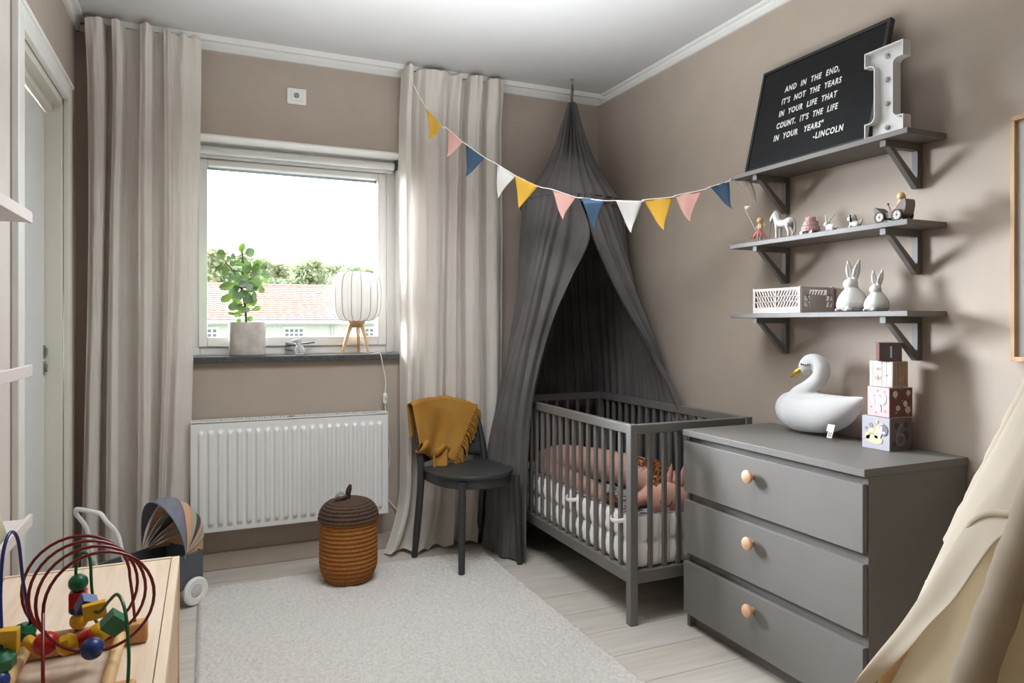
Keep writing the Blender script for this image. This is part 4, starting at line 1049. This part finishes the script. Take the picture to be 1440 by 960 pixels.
for nm, m, L, hd_ in (('lattice_side', frame((cx0, cy1, cz), (0, -1, 0), (0, 0, 1)), cy1-cy0, False), ('lattice_side', frame((cx1-.004, cy1, cz), (0, -1, 0), (0, 0, 1)), cy1-cy0, False),
                      ('lattice_end', frame((cx0, cy0, cz), (1, 0, 0), (0, 0, 1)), cx1-cx0, True), ('lattice_end', frame((cx0, cy1-.004, cz), (1, 0, 0), (0, 0, 1)), cx1-cx0, True)):
    b = MB(); lattice(b, L, chh, m, hd_); obj(nm, b, CRM, ct, smooth=False)
for x in (cx0-.002, cx1-.008):
    for y in (cy0-.002, cy1-.008): obj('corner_post', MB().box(x, x+.010, y, y+.010, cz, cz+chh+.003), CRM, ct, bevel=.001)
obj('crate_floor', MB().box(cx0, cx1, cy0, cy1, cz, cz+.006), CRM, ct)

# ceramic rabbits
def rabbit(label, y, s_):
    t = thing('ceramic_rabbit', label, 'figurine', (2.085, y, cz), group='ceramic rabbits on the lowest shelf')
    x = 2.085; b = MB()
    b.lathe([(.02*s_, 0), (.042*s_, .003*s_), (.052*s_, .018*s_), (.053*s_, .032*s_), (.047*s_, .052*s_), (.036*s_, .070*s_), (.024*s_, .084*s_), (.016*s_, .092*s_)], 26, (x, y, cz))
    b.ball((x-.004*s_, y+.004*s_, cz+.100*s_), .024*s_, 14, s=(1, 1.1, .92))
    b.ball((x-.045*s_, y+.022*s_, cz+.007*s_), .012*s_, 8, s=(1.2, .8, .6)); b.ball((x-.045*s_, y-.022*s_, cz+.007*s_), .012*s_, 8, s=(1.2, .8, .6))
    b.ball((x+.05*s_, y, cz+.018*s_), .012*s_, 8)
    for q in (-1, 1):
        b.tube([(x+.002*s_, y+q*.008*s_, cz+.112*s_), (x+.004*s_, y+q*.015*s_, cz+.145*s_), (x+.006*s_, y+q*.024*s_, cz+.185*s_)], [.008*s_, .0125*s_, .004*s_], 12, ball=True)
    obj('rabbit_body', b, CERAM, t, rem=.0022*s_, smo=4)
    for q in (-1, 1):
        obj('inner_ear', MB().tube([(x-.009*s_, y+q*.011*s_, cz+.128*s_), (x-.008*s_, y+q*.016*s_, cz+.150*s_), (x-.002*s_, y+q*.021*s_, cz+.172*s_)], [.003*s_, .006*s_, .002*s_], 8, ball=True, flat=1.0), M('ear_shade', (206, 202, 196), .6), t)
rabbit('tall white ceramic rabbit beside the crate on the lowest shelf', 1.765, .98)
rabbit('small white ceramic rabbit, right of the tall one, lowest shelf', 1.667, .755)

# ---------------------------------------------------------------- figurines on the middle shelf
mz = SZ['middle']; fxx = 2.045
HAIR = M('doll_hair', (206, 172, 104), .7); SKIN = M('doll_skin', (222, 186, 160), .6); PETAL = M('petal_pink', (200, 130, 120), .7, vs=30, col2=(176, 92, 84)); WINGM = M('wing_cream', (232, 224, 206), .5)
def fairy_upper(t, x, y, z, sit=False):
    b = MB(); b.tube([(x, y, z), (x, y, z+.022)], [.0075, .0065], 10, ball=True); b.tube([(x, y, z+.024), (x, y, z+.030)], .003, 8)
    b.ball((x, y, z+.038), .0105, 12)
    for q in (-1, 1): b.tube([(x, y+q*.007, z+.020), (x-.006, y+q*.012, z+.008), (x-.013, y+q*.009, z+.002)], [.0028, .0024, .002], 7, ball=True)
    obj('doll_body', b, SKIN, t)
    b = MB(); b.ball((x+.002, y, z+.040), .0118, 12, s=(1, 1, 1)); b.tube([(x+.007, y-.004, z+.038), (x+.009, y-.004, z+.015)], [.008, .0045], 8, ball=True); b.tube([(x+.005, y+.006, z+.038), (x+.007, y+.007, z+.018)], [.006, .003], 8, ball=True)
    obj('doll_hair', b, HAIR, t)
    for q in (-1, 1):
        def wf(u, v, q=q): return (x+.010+.004*math.sin(u*PI), y+q*(.002+.016*u*math.sin(PI*(v*.8+.1))), z+.006+.030*v)
        obj('wing', MB().grid(wf, 5, 8), WINGM, t, solid=.001, angle=80)
fy = 2.172
t = thing('fairy_figurine', 'tiny fairy figurine in pink petal skirt at left shelf end', 'figurine', (fxx, fy, mz))
fairy_upper(t, fxx, fy, mz+.048)
for k in range(12):
    a = 2*PI*k/12
    def pf(u, v, a=a):
        r = .004+.030*v; w_ = .42*math.sin(PI*min(.97, .25+v*.72)); aa = a+(u-.5)*w_*1.25; return (fxx+r*math.cos(aa), fy+r*math.sin(aa), mz+.052-.038*v**1.2)
    obj('petal', MB().grid(pf, 4, 6), PETAL, t, solid=.001, angle=80)
for q in (-1, 1): obj('leg', MB().tube([(fxx, fy+q*.006, mz+.03), (fxx-.003, fy+q*.008, mz+.001)], .0024, 7, ball=False), SKIN, t)
fp = thing('paper_flag', 'tiny white paper flag on thin stick held by the fairy', 'flag', (fxx-.02, fy+.03, mz))
obj('flag_stick', MB().tube([(fxx-.013, fy+.010, mz+.050), (fxx-.024, fy+.054, mz+.136)], .0011, 6), M('stick_white', (216, 208, 196), .7), fp)
obj('flag_paper', MB().add([(fxx-.024, fy+.062, mz+.152), (fxx-.024, fy+.055, mz+.133), (fxx-.022, fy+.022, mz+.150)], [(0, 1, 2)]), M('flag_paper', (206, 196, 186), .8), fp, solid=.0008)

def hq(p, r, n=9): return p, r
def horse():
    x = fxx; y0 = 2.045; z = mz
    t = thing('horse_figurine', 'small white toy horse standing second on the middle shelf', 'figurine', (x, y0, z))
    b = MB()
    b.tube(spl([(x, y0-.034, z+.062), (x, y0-.012, z+.058), (x, y0+.012, z+.058), (x, y0+.026, z+.064)], 10), [.017, .0175, .017, .016, .0155, .015, .0155, .016, .0165, .0165, .016], 14, ball=True)
    b.tube([(x, y0+.028, z+.066), (x, y0+.036, z+.084), (x-.001, y0+.042, z+.098)], [.0155, .0125, .0105], 12, ball=True)
    b.tube([(x-.001, y0+.044, z+.099), (x-.003, y0+.054, z+.088), (x-.004, y0+.059, z+.078)], [.0105, .0085, .0065], 10, ball=True)
    for q in (-1, 1):
        b.tube([(x+q*.004, y0+.040, z+.105), (x+q*.006, y0+.039, z+.116)], [.0035, .001], 8, ball=True)
        b.tube([(x+q*.010, y0+.024, z+.056), (x+q*.010, y0+.026, z+.030), (x+q*.010, y0+.025, z+.004)], [.0085, .0055, .0055], 10)
        b.tube([(x+q*.010, y0-.036, z+.058), (x+q*.011, y0-.030, z+.040), (x+q*.011, y0-.038, z+.022), (x+q*.011, y0-.036, z+.004)], [.012, .0085, .0055, .0055], 10)
    obj('horse_body', b, CERAM, t, rem=.0018, smo=3)
    obj('mane', MB().tube(spl([(x, y0+.044, z+.112), (x, y0+.030, z+.100), (x, y0+.020, z+.080)], 8), [.004, .005, .006, .006, .006, .006, .005, .004, .003], 8, ball=True), M('mane_grey', (160, 156, 150), .7), t)
    obj('tail', MB().tube(spl([(x, y0-.050, z+.066), (x, y0-.058, z+.05), (x, y0-.056, z+.02)], 8), .0042, 8, ball=True), M('mane_grey', (1, 1, 1)), t)
    obj('rein', MB().tube(spl([(x-.008, y0+.052, z+.082), (x-.014, y0+.052, z+.05), (x-.016, y0+.056, z+.002)], 10), .0011, 5), STEM, t)
    for q in (-1, 1): obj('eye', MB().ball((x+q*.0095, y0+.047, z+.099), .0014, 6), DARK, t)
horse()
t = thing('toy_cake', 'tiny pink three-tier toy cake on wheels on middle shelf', 'toy', (fxx, 1.912, mz))
pk = M('cake_pink', (190, 146, 146), .6); y = 1.912
for r, z0, z1 in ((.032, .010, .030), (.026, .030, .048), (.018, .048, .064)):
    obj('cake_tier', MB().lathe([(r-.002, z0), (r, z0+.002), (r, z1-.002), (r-.002, z1)], 24, (fxx, y, mz)), pk, t)
b = MB()
for k in range(10):
    a = PI*.5+PI*k/9
    b.ball((fxx+.032*math.cos(a), y+.032*math.sin(a), mz+.020), .0022, 6); b.ball((fxx+.026*math.cos(a), y+.026*math.sin(a), mz+.039), .002, 6); b.ball((fxx+.018*math.cos(a), y+.018*math.sin(a), mz+.056), .002, 6)
obj('icing_dots', b, CERAM, t, kind='stuff')
for dx, dy in ((-.02, -.02), (-.02, .024), (.02, -.02), (.02, .024)): obj('wheel', MB().lathe([(.001, -.003), (.007, -.003), (.007, .003), (.001, .003)], 14, (fxx+dx, y+dy, mz+.0072), Matrix.Rotation(PI/2, 4, 'Y')), CERAM, t)
t = thing('bunny_figurine', 'tiny white bunny figurine with pointed ears on middle shelf', 'figurine', (fxx, 1.822, mz)); y = 1.822; b = MB()
b.tube([(fxx, y-.010, mz+.014), (fxx, y+.006, mz+.016)], [.0135, .012], 12, ball=True); b.ball((fxx-.002, y+.017, mz+.027), .0098, 10)
for q in (-1, 1): b.tube([(fxx+q*.004, y+.014, mz+.034), (fxx+q*.008, y+.004-q*.012, mz+.062)], [.0036, .0018], 8, ball=True)
b.ball((fxx, y-.025, mz+.014), .005, 8); b.ball((fxx-.006, y+.014, mz+.004), .0045, 8); b.ball((fxx+.006, y+.014, mz+.004), .0045, 8); b.ball((fxx, y-.012, mz+.005), .006, 8, s=(2, 1.4, .8))
obj('bunny_body', b, CERAM, t, rem=.0014, smo=3)
obj('eye', MB().ball((fxx-.0095, y+.019, mz+.030), .0012, 6), DARK, t)
t = thing('puppy_figurine', 'tiny white and black puppy figurine on the middle shelf', 'figurine', (fxx, 1.718, mz)); y = 1.718; b = MB()
b.tube([(fxx, y-.008, mz+.012), (fxx, y+.010, mz+.016)], [.012, .012], 12, ball=True); b.ball((fxx-.003, y+.010, mz+.036), .0145, 12); b.ball((fxx-.003, y+.024, mz+.033), .007, 8)
for q in (-1, 1): b.tube([(fxx+q*.008, y+.012, mz+.014), (fxx+q*.009, y+.016, mz+.004)], .0042, 8, ball=True)
b.tube([(fxx, y-.018, mz+.012), (fxx, y-.026, mz+.026)], [.004, .003], 8, ball=True)
obj('puppy_body', b, CERAM, t, rem=.0015, smo=3)
for q in (-1, 1): obj('ear', MB().tube([(fxx+q*.012-.003, y+.008, mz+.042), (fxx+q*.015-.003, y+.004, mz+.022)], [.005, .004], 8, ball=True, flat=.5), M('soot', (34, 32, 32), .7), t)
obj('nose', MB().ball((fxx-.004, y+.0305, mz+.035), .0024, 6), M('soot', (1, 1, 1)), t)
obj('eye', MB().ball((fxx-.0165, y+.014, mz+.040), .0016, 6), DARK, t)
# toy car with doll
ky = 1.572
t = thing('toy_carriage', 'grey toy carriage with spoked wheels at right shelf end', 'toy car', (fxx, ky, mz))
out = spl([(.052, .022), (.058, .050), (.050, .052), (.030, .036), (.006, .032), (-.02, .042), (-.040, .064), (-.056, .066), (-.058, .044), (-.046, .016), (0, .012), (.036, .012), (.052, .022)], 48)[:-1]
mk = frame((fxx+.022, ky, mz), (0, 1, 0), (0, 0, 1)).copy()
b = MB()
mk = Matrix(((0, 0, 1, fxx-.022), (1, 0, 0, ky), (0, 1, 0, mz), (0, 0, 0, 1)))
b.prism(out, mk, .044)
obj('carriage_body', b, M('carriage_grey', (112, 100, 92), .6), t, bevel=.002)
for wy in (.032, -.030):
    for s_ in (-1, 1):
        c = (fxx+s_*.026, ky+wy, mz+.0185); rm_ = Matrix.Rotation(PI/2, 4, 'Y')
        wh = obj('wheel', MB().lathe([(.0135, -.003), (.0185, -.003), (.0185, .003), (.0135, .003), (.0135, -.003)], 24, c, rm_, cap=False), M('tyre_black', (28, 26, 26), .6), t)
        b = MB(); b.lathe([(.001, -.0018), (.014, -.0018), (.014, .0018), (.001, .0018)], 20, c, rm_); obj('hub_disc', b, WINGM, wh)
        b = MB()
        for k in range(8):
            a = PI*k/8*2; b.tube([(c[0]+s_*.0022, c[1], c[2]), (c[0]+s_*.0022, c[1]+.013*math.cos(a), c[2]+.013*math.sin(a))], .0007, 4)
        obj('spokes', b, STEM, wh, kind='stuff')
obj('steering_lever', MB().tube([(fxx, ky+.010, mz+.034), (fxx, ky+.020, mz+.060)], .0012, 6).ball((fxx, ky+.021, mz+.062), .0034, 8), M('tyre_black', (1, 1, 1)), t)
obj('tow_hook', MB().tube([(fxx, ky+.046, mz+.012), (fxx, ky+.062, mz+.008), (fxx, ky+.070, mz+.002)], .002, 6), M('tyre_black', (1, 1, 1)), t)
t = thing('fairy_figurine', 'tiny blonde fairy doll sitting in the grey toy carriage', 'figurine', (fxx, ky-.022, mz+.045))
fairy_upper(t, fxx, ky-.024, mz+.042)
obj('skirt', MB().tube(spl([(fxx, ky-.024, mz+.046), (fxx, ky-.008, mz+.044), (fxx, ky+.008, mz+.036)], 6), [.010, .011, .011, .010, .008, .006, .004], 10, ball=True), PETAL, t)

# picture frame on the right wall
pf_ = thing('framed_picture', 'large picture in thin oak frame on the right wall', 'picture', (2.18, 1.03, 1.45))
fy0, fy1, fz0, fz1 = .775, 1.288, 1.088, 1.808
b = MB()
for q in ((fy0, fy1, fz0, fz0+.014), (fy0, fy1, fz1-.014, fz1), (fy0, fy0+.012, fz0+.014, fz1-.014), (fy1-.012, fy1, fz0+.014, fz1-.014)): b.box(2.168, XR-.002, q[0], q[1], q[2], q[3])
obj('frame_moulding', b, OAK, pf_, bevel=.0012)
obj('mat_board', MB().box(2.182, 2.187, fy0+.012, fy1-.012, fz0+.014, fz1-.014), M('passepartout', (230, 228, 222), .8), pf_, smooth=False)

# ---------------------------------------------------------------- picture ledges at left
LEDGE = M('ledge_paint', (216, 206, 200), .5, var=.01)
for z, nm in ((1.492, 'pale wall ledge at far left, topmost of three'), (1.092, 'pale wall ledge at far left, middle of three'), (.700, 'pale wall ledge at far left, lowest, holding a book')):
    t = thing('picture_ledge', nm, 'ledge', (-.48, 1.7, z-.03), group='picture ledges on the left wall')
    obj('ledge_base', MB().box(XL+.013, -.420, 1.20, 2.180, z-.028, z-.012), LEDGE, t, bevel=.0015)
    obj('front_lip', MB().box(-.428, -.418, 1.20, 2.181, z-.030, z), LEDGE, t, bevel=.0015)
    obj('back_rail', MB().box(XL+.013, XL+.025, 1.20, 2.180, z-.012, z+.05), LEDGE, t, bevel=.0015)
t = thing('picture_book', 'cream picture book leaning on the lowest left ledge', 'book', (-.47, 1.95, .69))
mt = frame((-.440, 1.985, .689), (0, -1, 0), (-.28, 0, .96))
obj('book_cover', xf(MB().box(0, .24, 0, .165, 0, .003), mt).add([tuple(mt @ Vector(p)) for p in ((0, 0, -.012), (.24, 0, -.012), (.24, .165, -.012), (0, .165, -.012))], [(0, 1, 2, 3)]), M('book_cream', (224, 216, 186), .6, vs=20, col2=(206, 200, 160)), t, solid=.001)
obj('book_pages', xf(MB().box(.002, .236, .003, .162, -.0115, -.0005), mt), M('paper', (236, 232, 222), .9), t)

# ---------------------------------------------------------------- doll pram
pm_ = thing('doll_pram', 'grey toy pram with fan hood of petal slats, behind wooden table', 'doll pram', (-.2, 3.25, 0))
hx = Vector((.77, .64, 0)).normalized(); axd = Vector((.64, -.77, 0)).normalized()
RP = Vector((-.087, 3.225, .213)); LP = RP-axd*.255; MP = (RP+LP)/2
PG = M('pram_slate', (84, 88, 92), .6, var=.03); PLi = M('pram_lilac', (118, 118, 130), .6, vs=40, var=.05); PPe = M('pram_peach', (204, 160, 126), .6, var=.04); PSa = M('pram_sage', (172, 170, 146), .6, var=.04); PDk = M('pram_dark', (70, 76, 84), .6, var=.04)
def lune(a0, a1, hw, ht, taper=.0):
    def f(u, v):
        ph = PI*u; a = lerp(a0, a1, .5+(v-.5)*(1 if taper == 0 else max(.12, math.sin(ph)**.6)))
        al = math.cos(ph)*hw; r = math.sin(ph)*ht
        return MP+axd*al+Vector((0, 0, 1))*(r*math.cos(a))+hx*(r*math.sin(a))
    return f
slats = [(-12, 12, .140, .238, PLi), (9, 27, .134, .224, PPe), (22, 39, .128, .212, PSa), (32, 51, .118, .209, PDk), (45, 63, .115, .200, PPe), (57, 76, .112, .190, PSa), (70, 96, .109, .180, PPe)]
for a0, a1, hw, ht, m in slats:
    obj('hood_slat', MB().grid(lune(math.radians(a0), math.radians(a1), hw, ht, 1), 40, 6), m, pm_, solid=.0025, angle=80)
def P(l, wd_, z): return MP+hx*l+axd*wd_+Vector((0, 0, z-MP.z))
def pbody(b, l0, l1, hw, z0, z1, t_=.008):
    m = Matrix((hx, axd, Vector((0, 0, 1)))).transposed().to_4x4(); m.translation = Vector((MP.x, MP.y, 0))
    b.box(l0, l1, -hw, -hw+t_, z0, z1, m); b.box(l0, l1, hw-t_, hw, z0, z1, m); b.box(l0, l0+t_, -hw+t_, hw-t_, z0, z1, m); b.box(l1-t_, l1, -hw+t_, hw-t_, z0, z1, m); b.box(l0, l1, -hw, hw, z0, z0+t_, m)
b = MB(); pbody(b, -.28, .105, .118, .075, .222); obj('pram_body', b, PG, pm_, bevel=.003)
for wl in (.055, -.22):
    for s_ in (-1, 1):
        c = P(wl, s_*.132, .0605); q = Matrix((hx, Vector((0, 0, 1)), axd)).transposed().to_4x4()
        if s_ < 0: q = q @ Matrix.Rotation(PI, 4, 'X')
        wh = obj('wheel', MB().lathe([(.028, -.010), (.052, -.010), (.058, -.006), (.0595, 0), (.058, .006), (.052, .010), (.030, .008), (.026, .004)], 36, c, q), WPL, pm_)
        obj('hub_cap', MB().lathe([(.027, 0), (.027, .006), (.020, .009), (.001, .010)], 28, c, q), M('hub_grey', (196, 192, 186), .5), wh)
for wl in (.055, -.22): obj('axle', MB().tube([tuple(P(wl, -.13, .0605)), tuple(P(wl, .13, .0605))], .005, 8), STEEL, pm_)
hp = [P(-.20, .105, .12), P(-.25, .10, .30), P(-.27, .095, .385), P(-.31, .088, .445), P(-.322, .080, .470), P(-.325, .060, .477), P(-.325, -.055, .477), P(-.322, -.080, .468), P(-.31, -.092, .445), P(-.27, -.098, .385), P(-.25, -.102, .30), P(-.20, -.105, .12)]
obj('push_handle', MB().tube(spl([tuple(p) for p in hp], 70), .0085, 12), WPL, pm_)
b = MB()
for l_ in (-.06, .0): b.ball(P(l_, -.119, .20), .003, 6)
obj('rivets', b, STEEL, pm_)

# ---------------------------------------------------------------- wooden play table and bead maze
TZ = .48; tx0, tx1, ty0, ty1 = -.525, -.076, 1.20, 2.392
tb = thing('play_table', 'low pine play table in the near left corner', 'table', ((tx0+tx1)/2, (ty0+ty1)/2, 0))
obj('tabletop_board', MB().box(tx0+.004, tx1-.024, ty0, ty1-.014, TZ-.016, TZ-.002), PINE, tb, bevel=.001)
obj('edge_strip', MB().box(tx1-.022, tx1, ty0, ty1, TZ-.030, TZ), wood('pine_light', (232, 212, 186), (220, 194, 162), 'y'), tb, bevel=.0015)
obj('edge_strip', MB().box(tx0, tx1-.0225, ty1-.012, ty1, TZ-.030, TZ+.001), wood('pine_light', (1, 1, 1), (1, 1, 1)), tb, bevel=.0015)
for z0, z1 in ((.345, .449), (.235, .340), (.125, .230)):
    obj('side_board', MB().box(tx1-.018, tx1-.003, ty0, ty1-.034, z0, z1), PINEX, tb, bevel=.0015)
    obj('end_board', MB().box(tx0+.03, tx1-.035, ty1-.018, ty1-.003, z0, z1), PINEX, tb, bevel=.0015)
for x in (tx0, tx1-.032):
    for y in (ty0, ty1-.032): obj('leg', MB().box(x, x+.032, y, y+.032, 0, .450), PINEX, tb, bevel=.002)

bmz = thing('bead_maze', 'toy bead maze with looping coloured wires on the pine table', 'toy', (-.25, 1.65, TZ))
z0 = TZ
HONEY = wood('honey_wood', (202, 154, 94), (184, 132, 74), 'x')
for ya, nm in ((1.770, 'back'), (1.470, 'front')):
    obj('base_bar', MB().box(-.505, -.122, ya, ya+.034, z0, z0+.046), HONEY, bmz, bevel=.006, seg=3)
for xa in (-.354, -.175):
    obj('dowel', MB().tube([(xa, 1.772, z0+.023), (xa, 1.503, z0+.023)], .0125, 14), wood('dowel_wood', (222, 186, 136), (206, 164, 110), 'y'), bmz)
# red spiral: from the front bar up, three loops travelling back, down into the back bar
rp_ = [(-.268, 1.487, z0+.046), (-.271, 1.495, z0+.085), (-.279, 1.54, z0+.13)]
NL = 3.5
for k in range(0, int(NL*36)+1):
    t_ = k/(NL*36); a = math.radians(180)-2*PI*NL*t_
    cx_ = lerp(-.188, -.261, t_); cy_ = lerp(1.585, 1.772, t_); cz_ = z0+lerp(.163, .152, t_); rr = lerp(.099, .104, t_)
    rp_.append((cx_+rr*math.cos(a), cy_, cz_+rr*1.03*math.sin(a)))
rp_ += [(-.153, 1.782, z0+.11), (-.148, 1.787, z0+.044)]
obj('red_wire', MB().tube(rp_, .0032, 9), RED, bmz)
obj('blue_wire', MB().tube(spl([(-.340, 1.487, z0+.046), (-.341, 1.53, z0+.13), (-.350, 1.565, z0+.22), (-.350, 1.585, z0+.29), (-.345, 1.615, z0+.318), (-.340, 1.65, z0+.29), (-.338, 1.68, z0+.20), (-.338, 1.74, z0+.10), (-.338, 1.787, z0+.044)], 50), .0032, 9), BLUE, bmz)
g1 = spl([(-.262, 1.787, z0+.044), (-.261, 1.787, z0+.12), (-.262, 1.785, z0+.185), (-.250, 1.783, z0+.215), (-.236, 1.783, z0+.20), (-.232, 1.785, z0+.13), (-.222, 1.788, z0+.044)], 44)
obj('green_wire', MB().tube(g1, .0032, 9), GREEN, bmz)
g2 = spl([(-.135, 1.487, z0+.046), (-.134, 1.492, z0+.10), (-.142, 1.52, z0+.165), (-.158, 1.555, z0+.190), (-.178, 1.60, z0+.165), (-.200, 1.64, z0+.130), (-.226, 1.69, z0+.120), (-.215, 1.787, z0+.044)], 50)
obj('green_wire', MB().tube(g2, .0032, 9), GREEN, bmz)
def bead(kind, c, s_, m, rot=(0, 0, 0)):
    q = Matrix.Translation(c) @ Matrix.Rotation(rot[2], 4, 'Z') @ Matrix.Rotation(rot[1], 4, 'Y') @ Matrix.Rotation(rot[0], 4, 'X'); b = MB(); bv = 0
    if kind == 'ball': b.ball((0, 0, 0), s_, 16)
    elif kind == 'cube': b.box(-s_, s_, -s_, s_, -s_, s_); bv = .0015
    elif kind == 'disc': b.lathe([(s_*.9, -s_*.3), (s_, -s_*.15), (s_, s_*.15), (s_*.9, s_*.3)], 22)
    elif kind == 'hex': b.lathe([(s_*.55, -s_*.8), (s_, -s_*.35), (s_, s_*.35), (s_*.55, s_*.8)], 8)
    elif kind == 'cyl': b.lathe([(s_*.85, -s_*.9), (s_*.9, -s_*.8), (s_*.9, s_*.8), (s_*.85, s_*.9)], 20)
    elif kind == 'slab': b.box(-s_, s_, -s_*.35, s_*.35, -s_*.8, s_*.8); bv = .0015
    obj('bead', xf(b, q), m, bmz, bevel=bv, label={'RED': '', }.get(kind, None))
bead('ball', (-.257, 1.787, z0+.066), .0185, BY); bead('disc', (-.258, 1.787, z0+.091), .019, BB); bead('cube', (-.258, 1.787, z0+.115), .0165, BR); bead('ball', (-.258, 1.785, z0+.150), .0195, BG)
bead('slab', (-.211, 1.66, z0+.128), .021, BY, (.1, -.1, .15)); bead('cube', (-.231, 1.70, z0+.129), .016, BB, (.3, .4, .4)); bead('cube', (-.166, 1.56, z0+.135), .017, BG, (.2, .75, .3))
bead('ball', (-.211, 1.627, z0+.064), .0215, BB); bead('cyl', (-.232, 1.672, z0+.068), .0165, BR, (.2, 1.25, 0)); bead('ball', (-.206, 1.686, z0+.070), .0215, BY); bead('hex', (-.258, 1.653, z0+.070), .0215, BY, (.2, 1.3, .2))
bead('ball', (-.298, 1.674, z0+.070), .0238, BR); bead('hex', (-.347, 1.74, z0+.076), .021, BG, (.3, .3, .5)); bead('disc', (-.327, 1.70, z0+.064), .020, BY, (.3, .9, .4))
bead('slab', (-.344, 1.54, z0+.140), .028, BY, (.1, .05, -.1)); bead('hex', (-.343, 1.525, z0+.108), .026, BG, (.1, 0, .2)); bead('ball', (-.341, 1.51, z0+.080), .0185, BB); bead('ball', (-.352, 1.497, z0+.062), .0185, BR)

# ---------------------------------------------------------------- play tent
tp = thing('play_tent', 'cream canvas play tent in the near right corner', 'tent', (1.22, .58, 0))
TA, TC, TD, TB = Vector((1.345, 1.250, 0)), Vector((.555, .646, 0)), Vector((1.145, -.11, 0)), Vector((1.914, .507, 0))
APX = Vector((1.23, .508, 1.49)); ctr = (TA+TC+TD+TB)/4
for c in (TA, TC, TD, TB):
    e = APX+(APX-c)*.12
    obj('tent_pole', MB().tube([tuple(c), tuple(e)], .011, 12), BIRCH, tp)
def sleeve(c, seed, r=.023):
    b = MB(); pts = []; rs = []
    for k in range(90):
        t_ = k/89*.96+.01; p = c.lerp(APX, t_); pts.append(tuple(p)); rs.append((r if seed or k > 47 else .004)*(1+.045*math.sin(k*1.5+seed)+.03*math.sin(k*2.7+seed*2)+.03*fbm(k*.4, seed)))
    return b.tube(pts, rs, 16)
for i, c in enumerate((TA, TC, TB, TD)): obj('pole_sleeve', sleeve(c, i*1.7), CANV, tp, angle=80)
def panel(c0, c1, amp, seed, nu=40, nv=60):
    nn = (c1-c0).cross(APX-c0).normalized()
    if nn.dot(c0-ctr) < 0: nn = -nn
    def f(u, v):
        p = c0.lerp(c1, u).lerp(APX, v*.97); s_ = math.sin(PI*u)*(1-v)
        return p+nn*(-.05*s_+amp*s_*fbm(u*3+seed, v*3, seed)+.004*fbm(u*9, v*9, seed))
    return MB().grid(f, nu, nv)
obj('tent_panel', panel(TA, TB, .05, 2), CANV, tp, angle=80)
obj('tent_panel', panel(TB, TD, .05, 5), CANV, tp, angle=80)
obj('tent_panel', panel(TD, TC, .05, 8), CANV, tp, angle=80)
nf = (TC-TA).cross(APX-TA).normalized()
if nf.dot(TA-ctr) < 0: nf = -nf
def onplane(px, py, off=0.0):      # photograph ray met with the door plane of the tent
    u_ = (px-720)/979.0; v_ = (454.5-py)/979.0; s_, c_ = math.sin(math.radians(23.7)), math.cos(math.radians(23.7))
    d = Vector((s_+u_*c_, c_-u_*s_, v_)); o = Vector((0, 0, 1.2)); t_ = (TA+nf*off-o).dot(nf)/d.dot(nf); return o+d*t_
edge = spl([tuple(APX.lerp(TA, .03))]+[tuple(onplane(*q)) for q in ((1446, 690), (1408, 770), (1345, 862), (1292, 925), (1205, 1010), (1120, 1110))], 60)
def flapL(u, v):
    k = min(60, int(round(v*60))); e = Vector(edge[k]); tt = v**.82
    a = APX.lerp(TA, .03+.93*tt)+nf*.014
    p = a.lerp(e, u); s_ = math.sin(PI*u)
    return p+nf*(.03*s_*v+.010*math.sin(u*9+v*4)*s_+.008*fbm(u*4, v*6, 3)+.03*u*v)
obj('door_flap', MB().grid(flapL, 40, 60), CANV, tp, angle=80, solid=.002)
def stripf(u, v):
    vv = .165+.315*(1-u**1.9)
    k = vv*60; i = int(k); f = k-i
    p = flapL(u, i/60)*(1-f)+flapL(u, (i+1)/60)*f
    return p+Vector((0, 0, 1))*(.011*(v-.5))+Vector((-.71, -.61, .35))*(.010+.012*math.sin(PI*u))
obj('tie_back', MB().grid(stripf, 50, 2), CANV, tp, angle=80, solid=.0015)
edger = spl([tuple(APX.lerp(TC, .03))]+[tuple(onplane(*q)) for q in ((1442, 735), (1405, 805), (1388, 850), (1372, 900), (1338, 975), (1290, 1080), (1260, 1200))], 60)
def flapR(u, v):
    k = min(60, int(round(v*60))); e = Vector(edger[k]); a = APX.lerp(TC, .03+.90*v**.7)+nf*.006
    p = e.lerp(a, u); return p+nf*(.010*math.sin(PI*u))
obj('door_flap', MB().grid(flapR, 24, 60), CANV, tp, angle=80, solid=.002)
def stripg(u, v):
    vv = lerp(.44, .80, u); k = vv*60; i = int(k); f = k-i; uu = .04+.30*u
    p = flapR(uu, i/60)*(1-f)+flapR(uu, (i+1)/60)*f
    return p+Vector((.78, .62, 0))*(.011*(v-.5))+nf*.004
obj('tie_back', MB().grid(stripg, 20, 2), CANV, tp, angle=80, solid=.003)
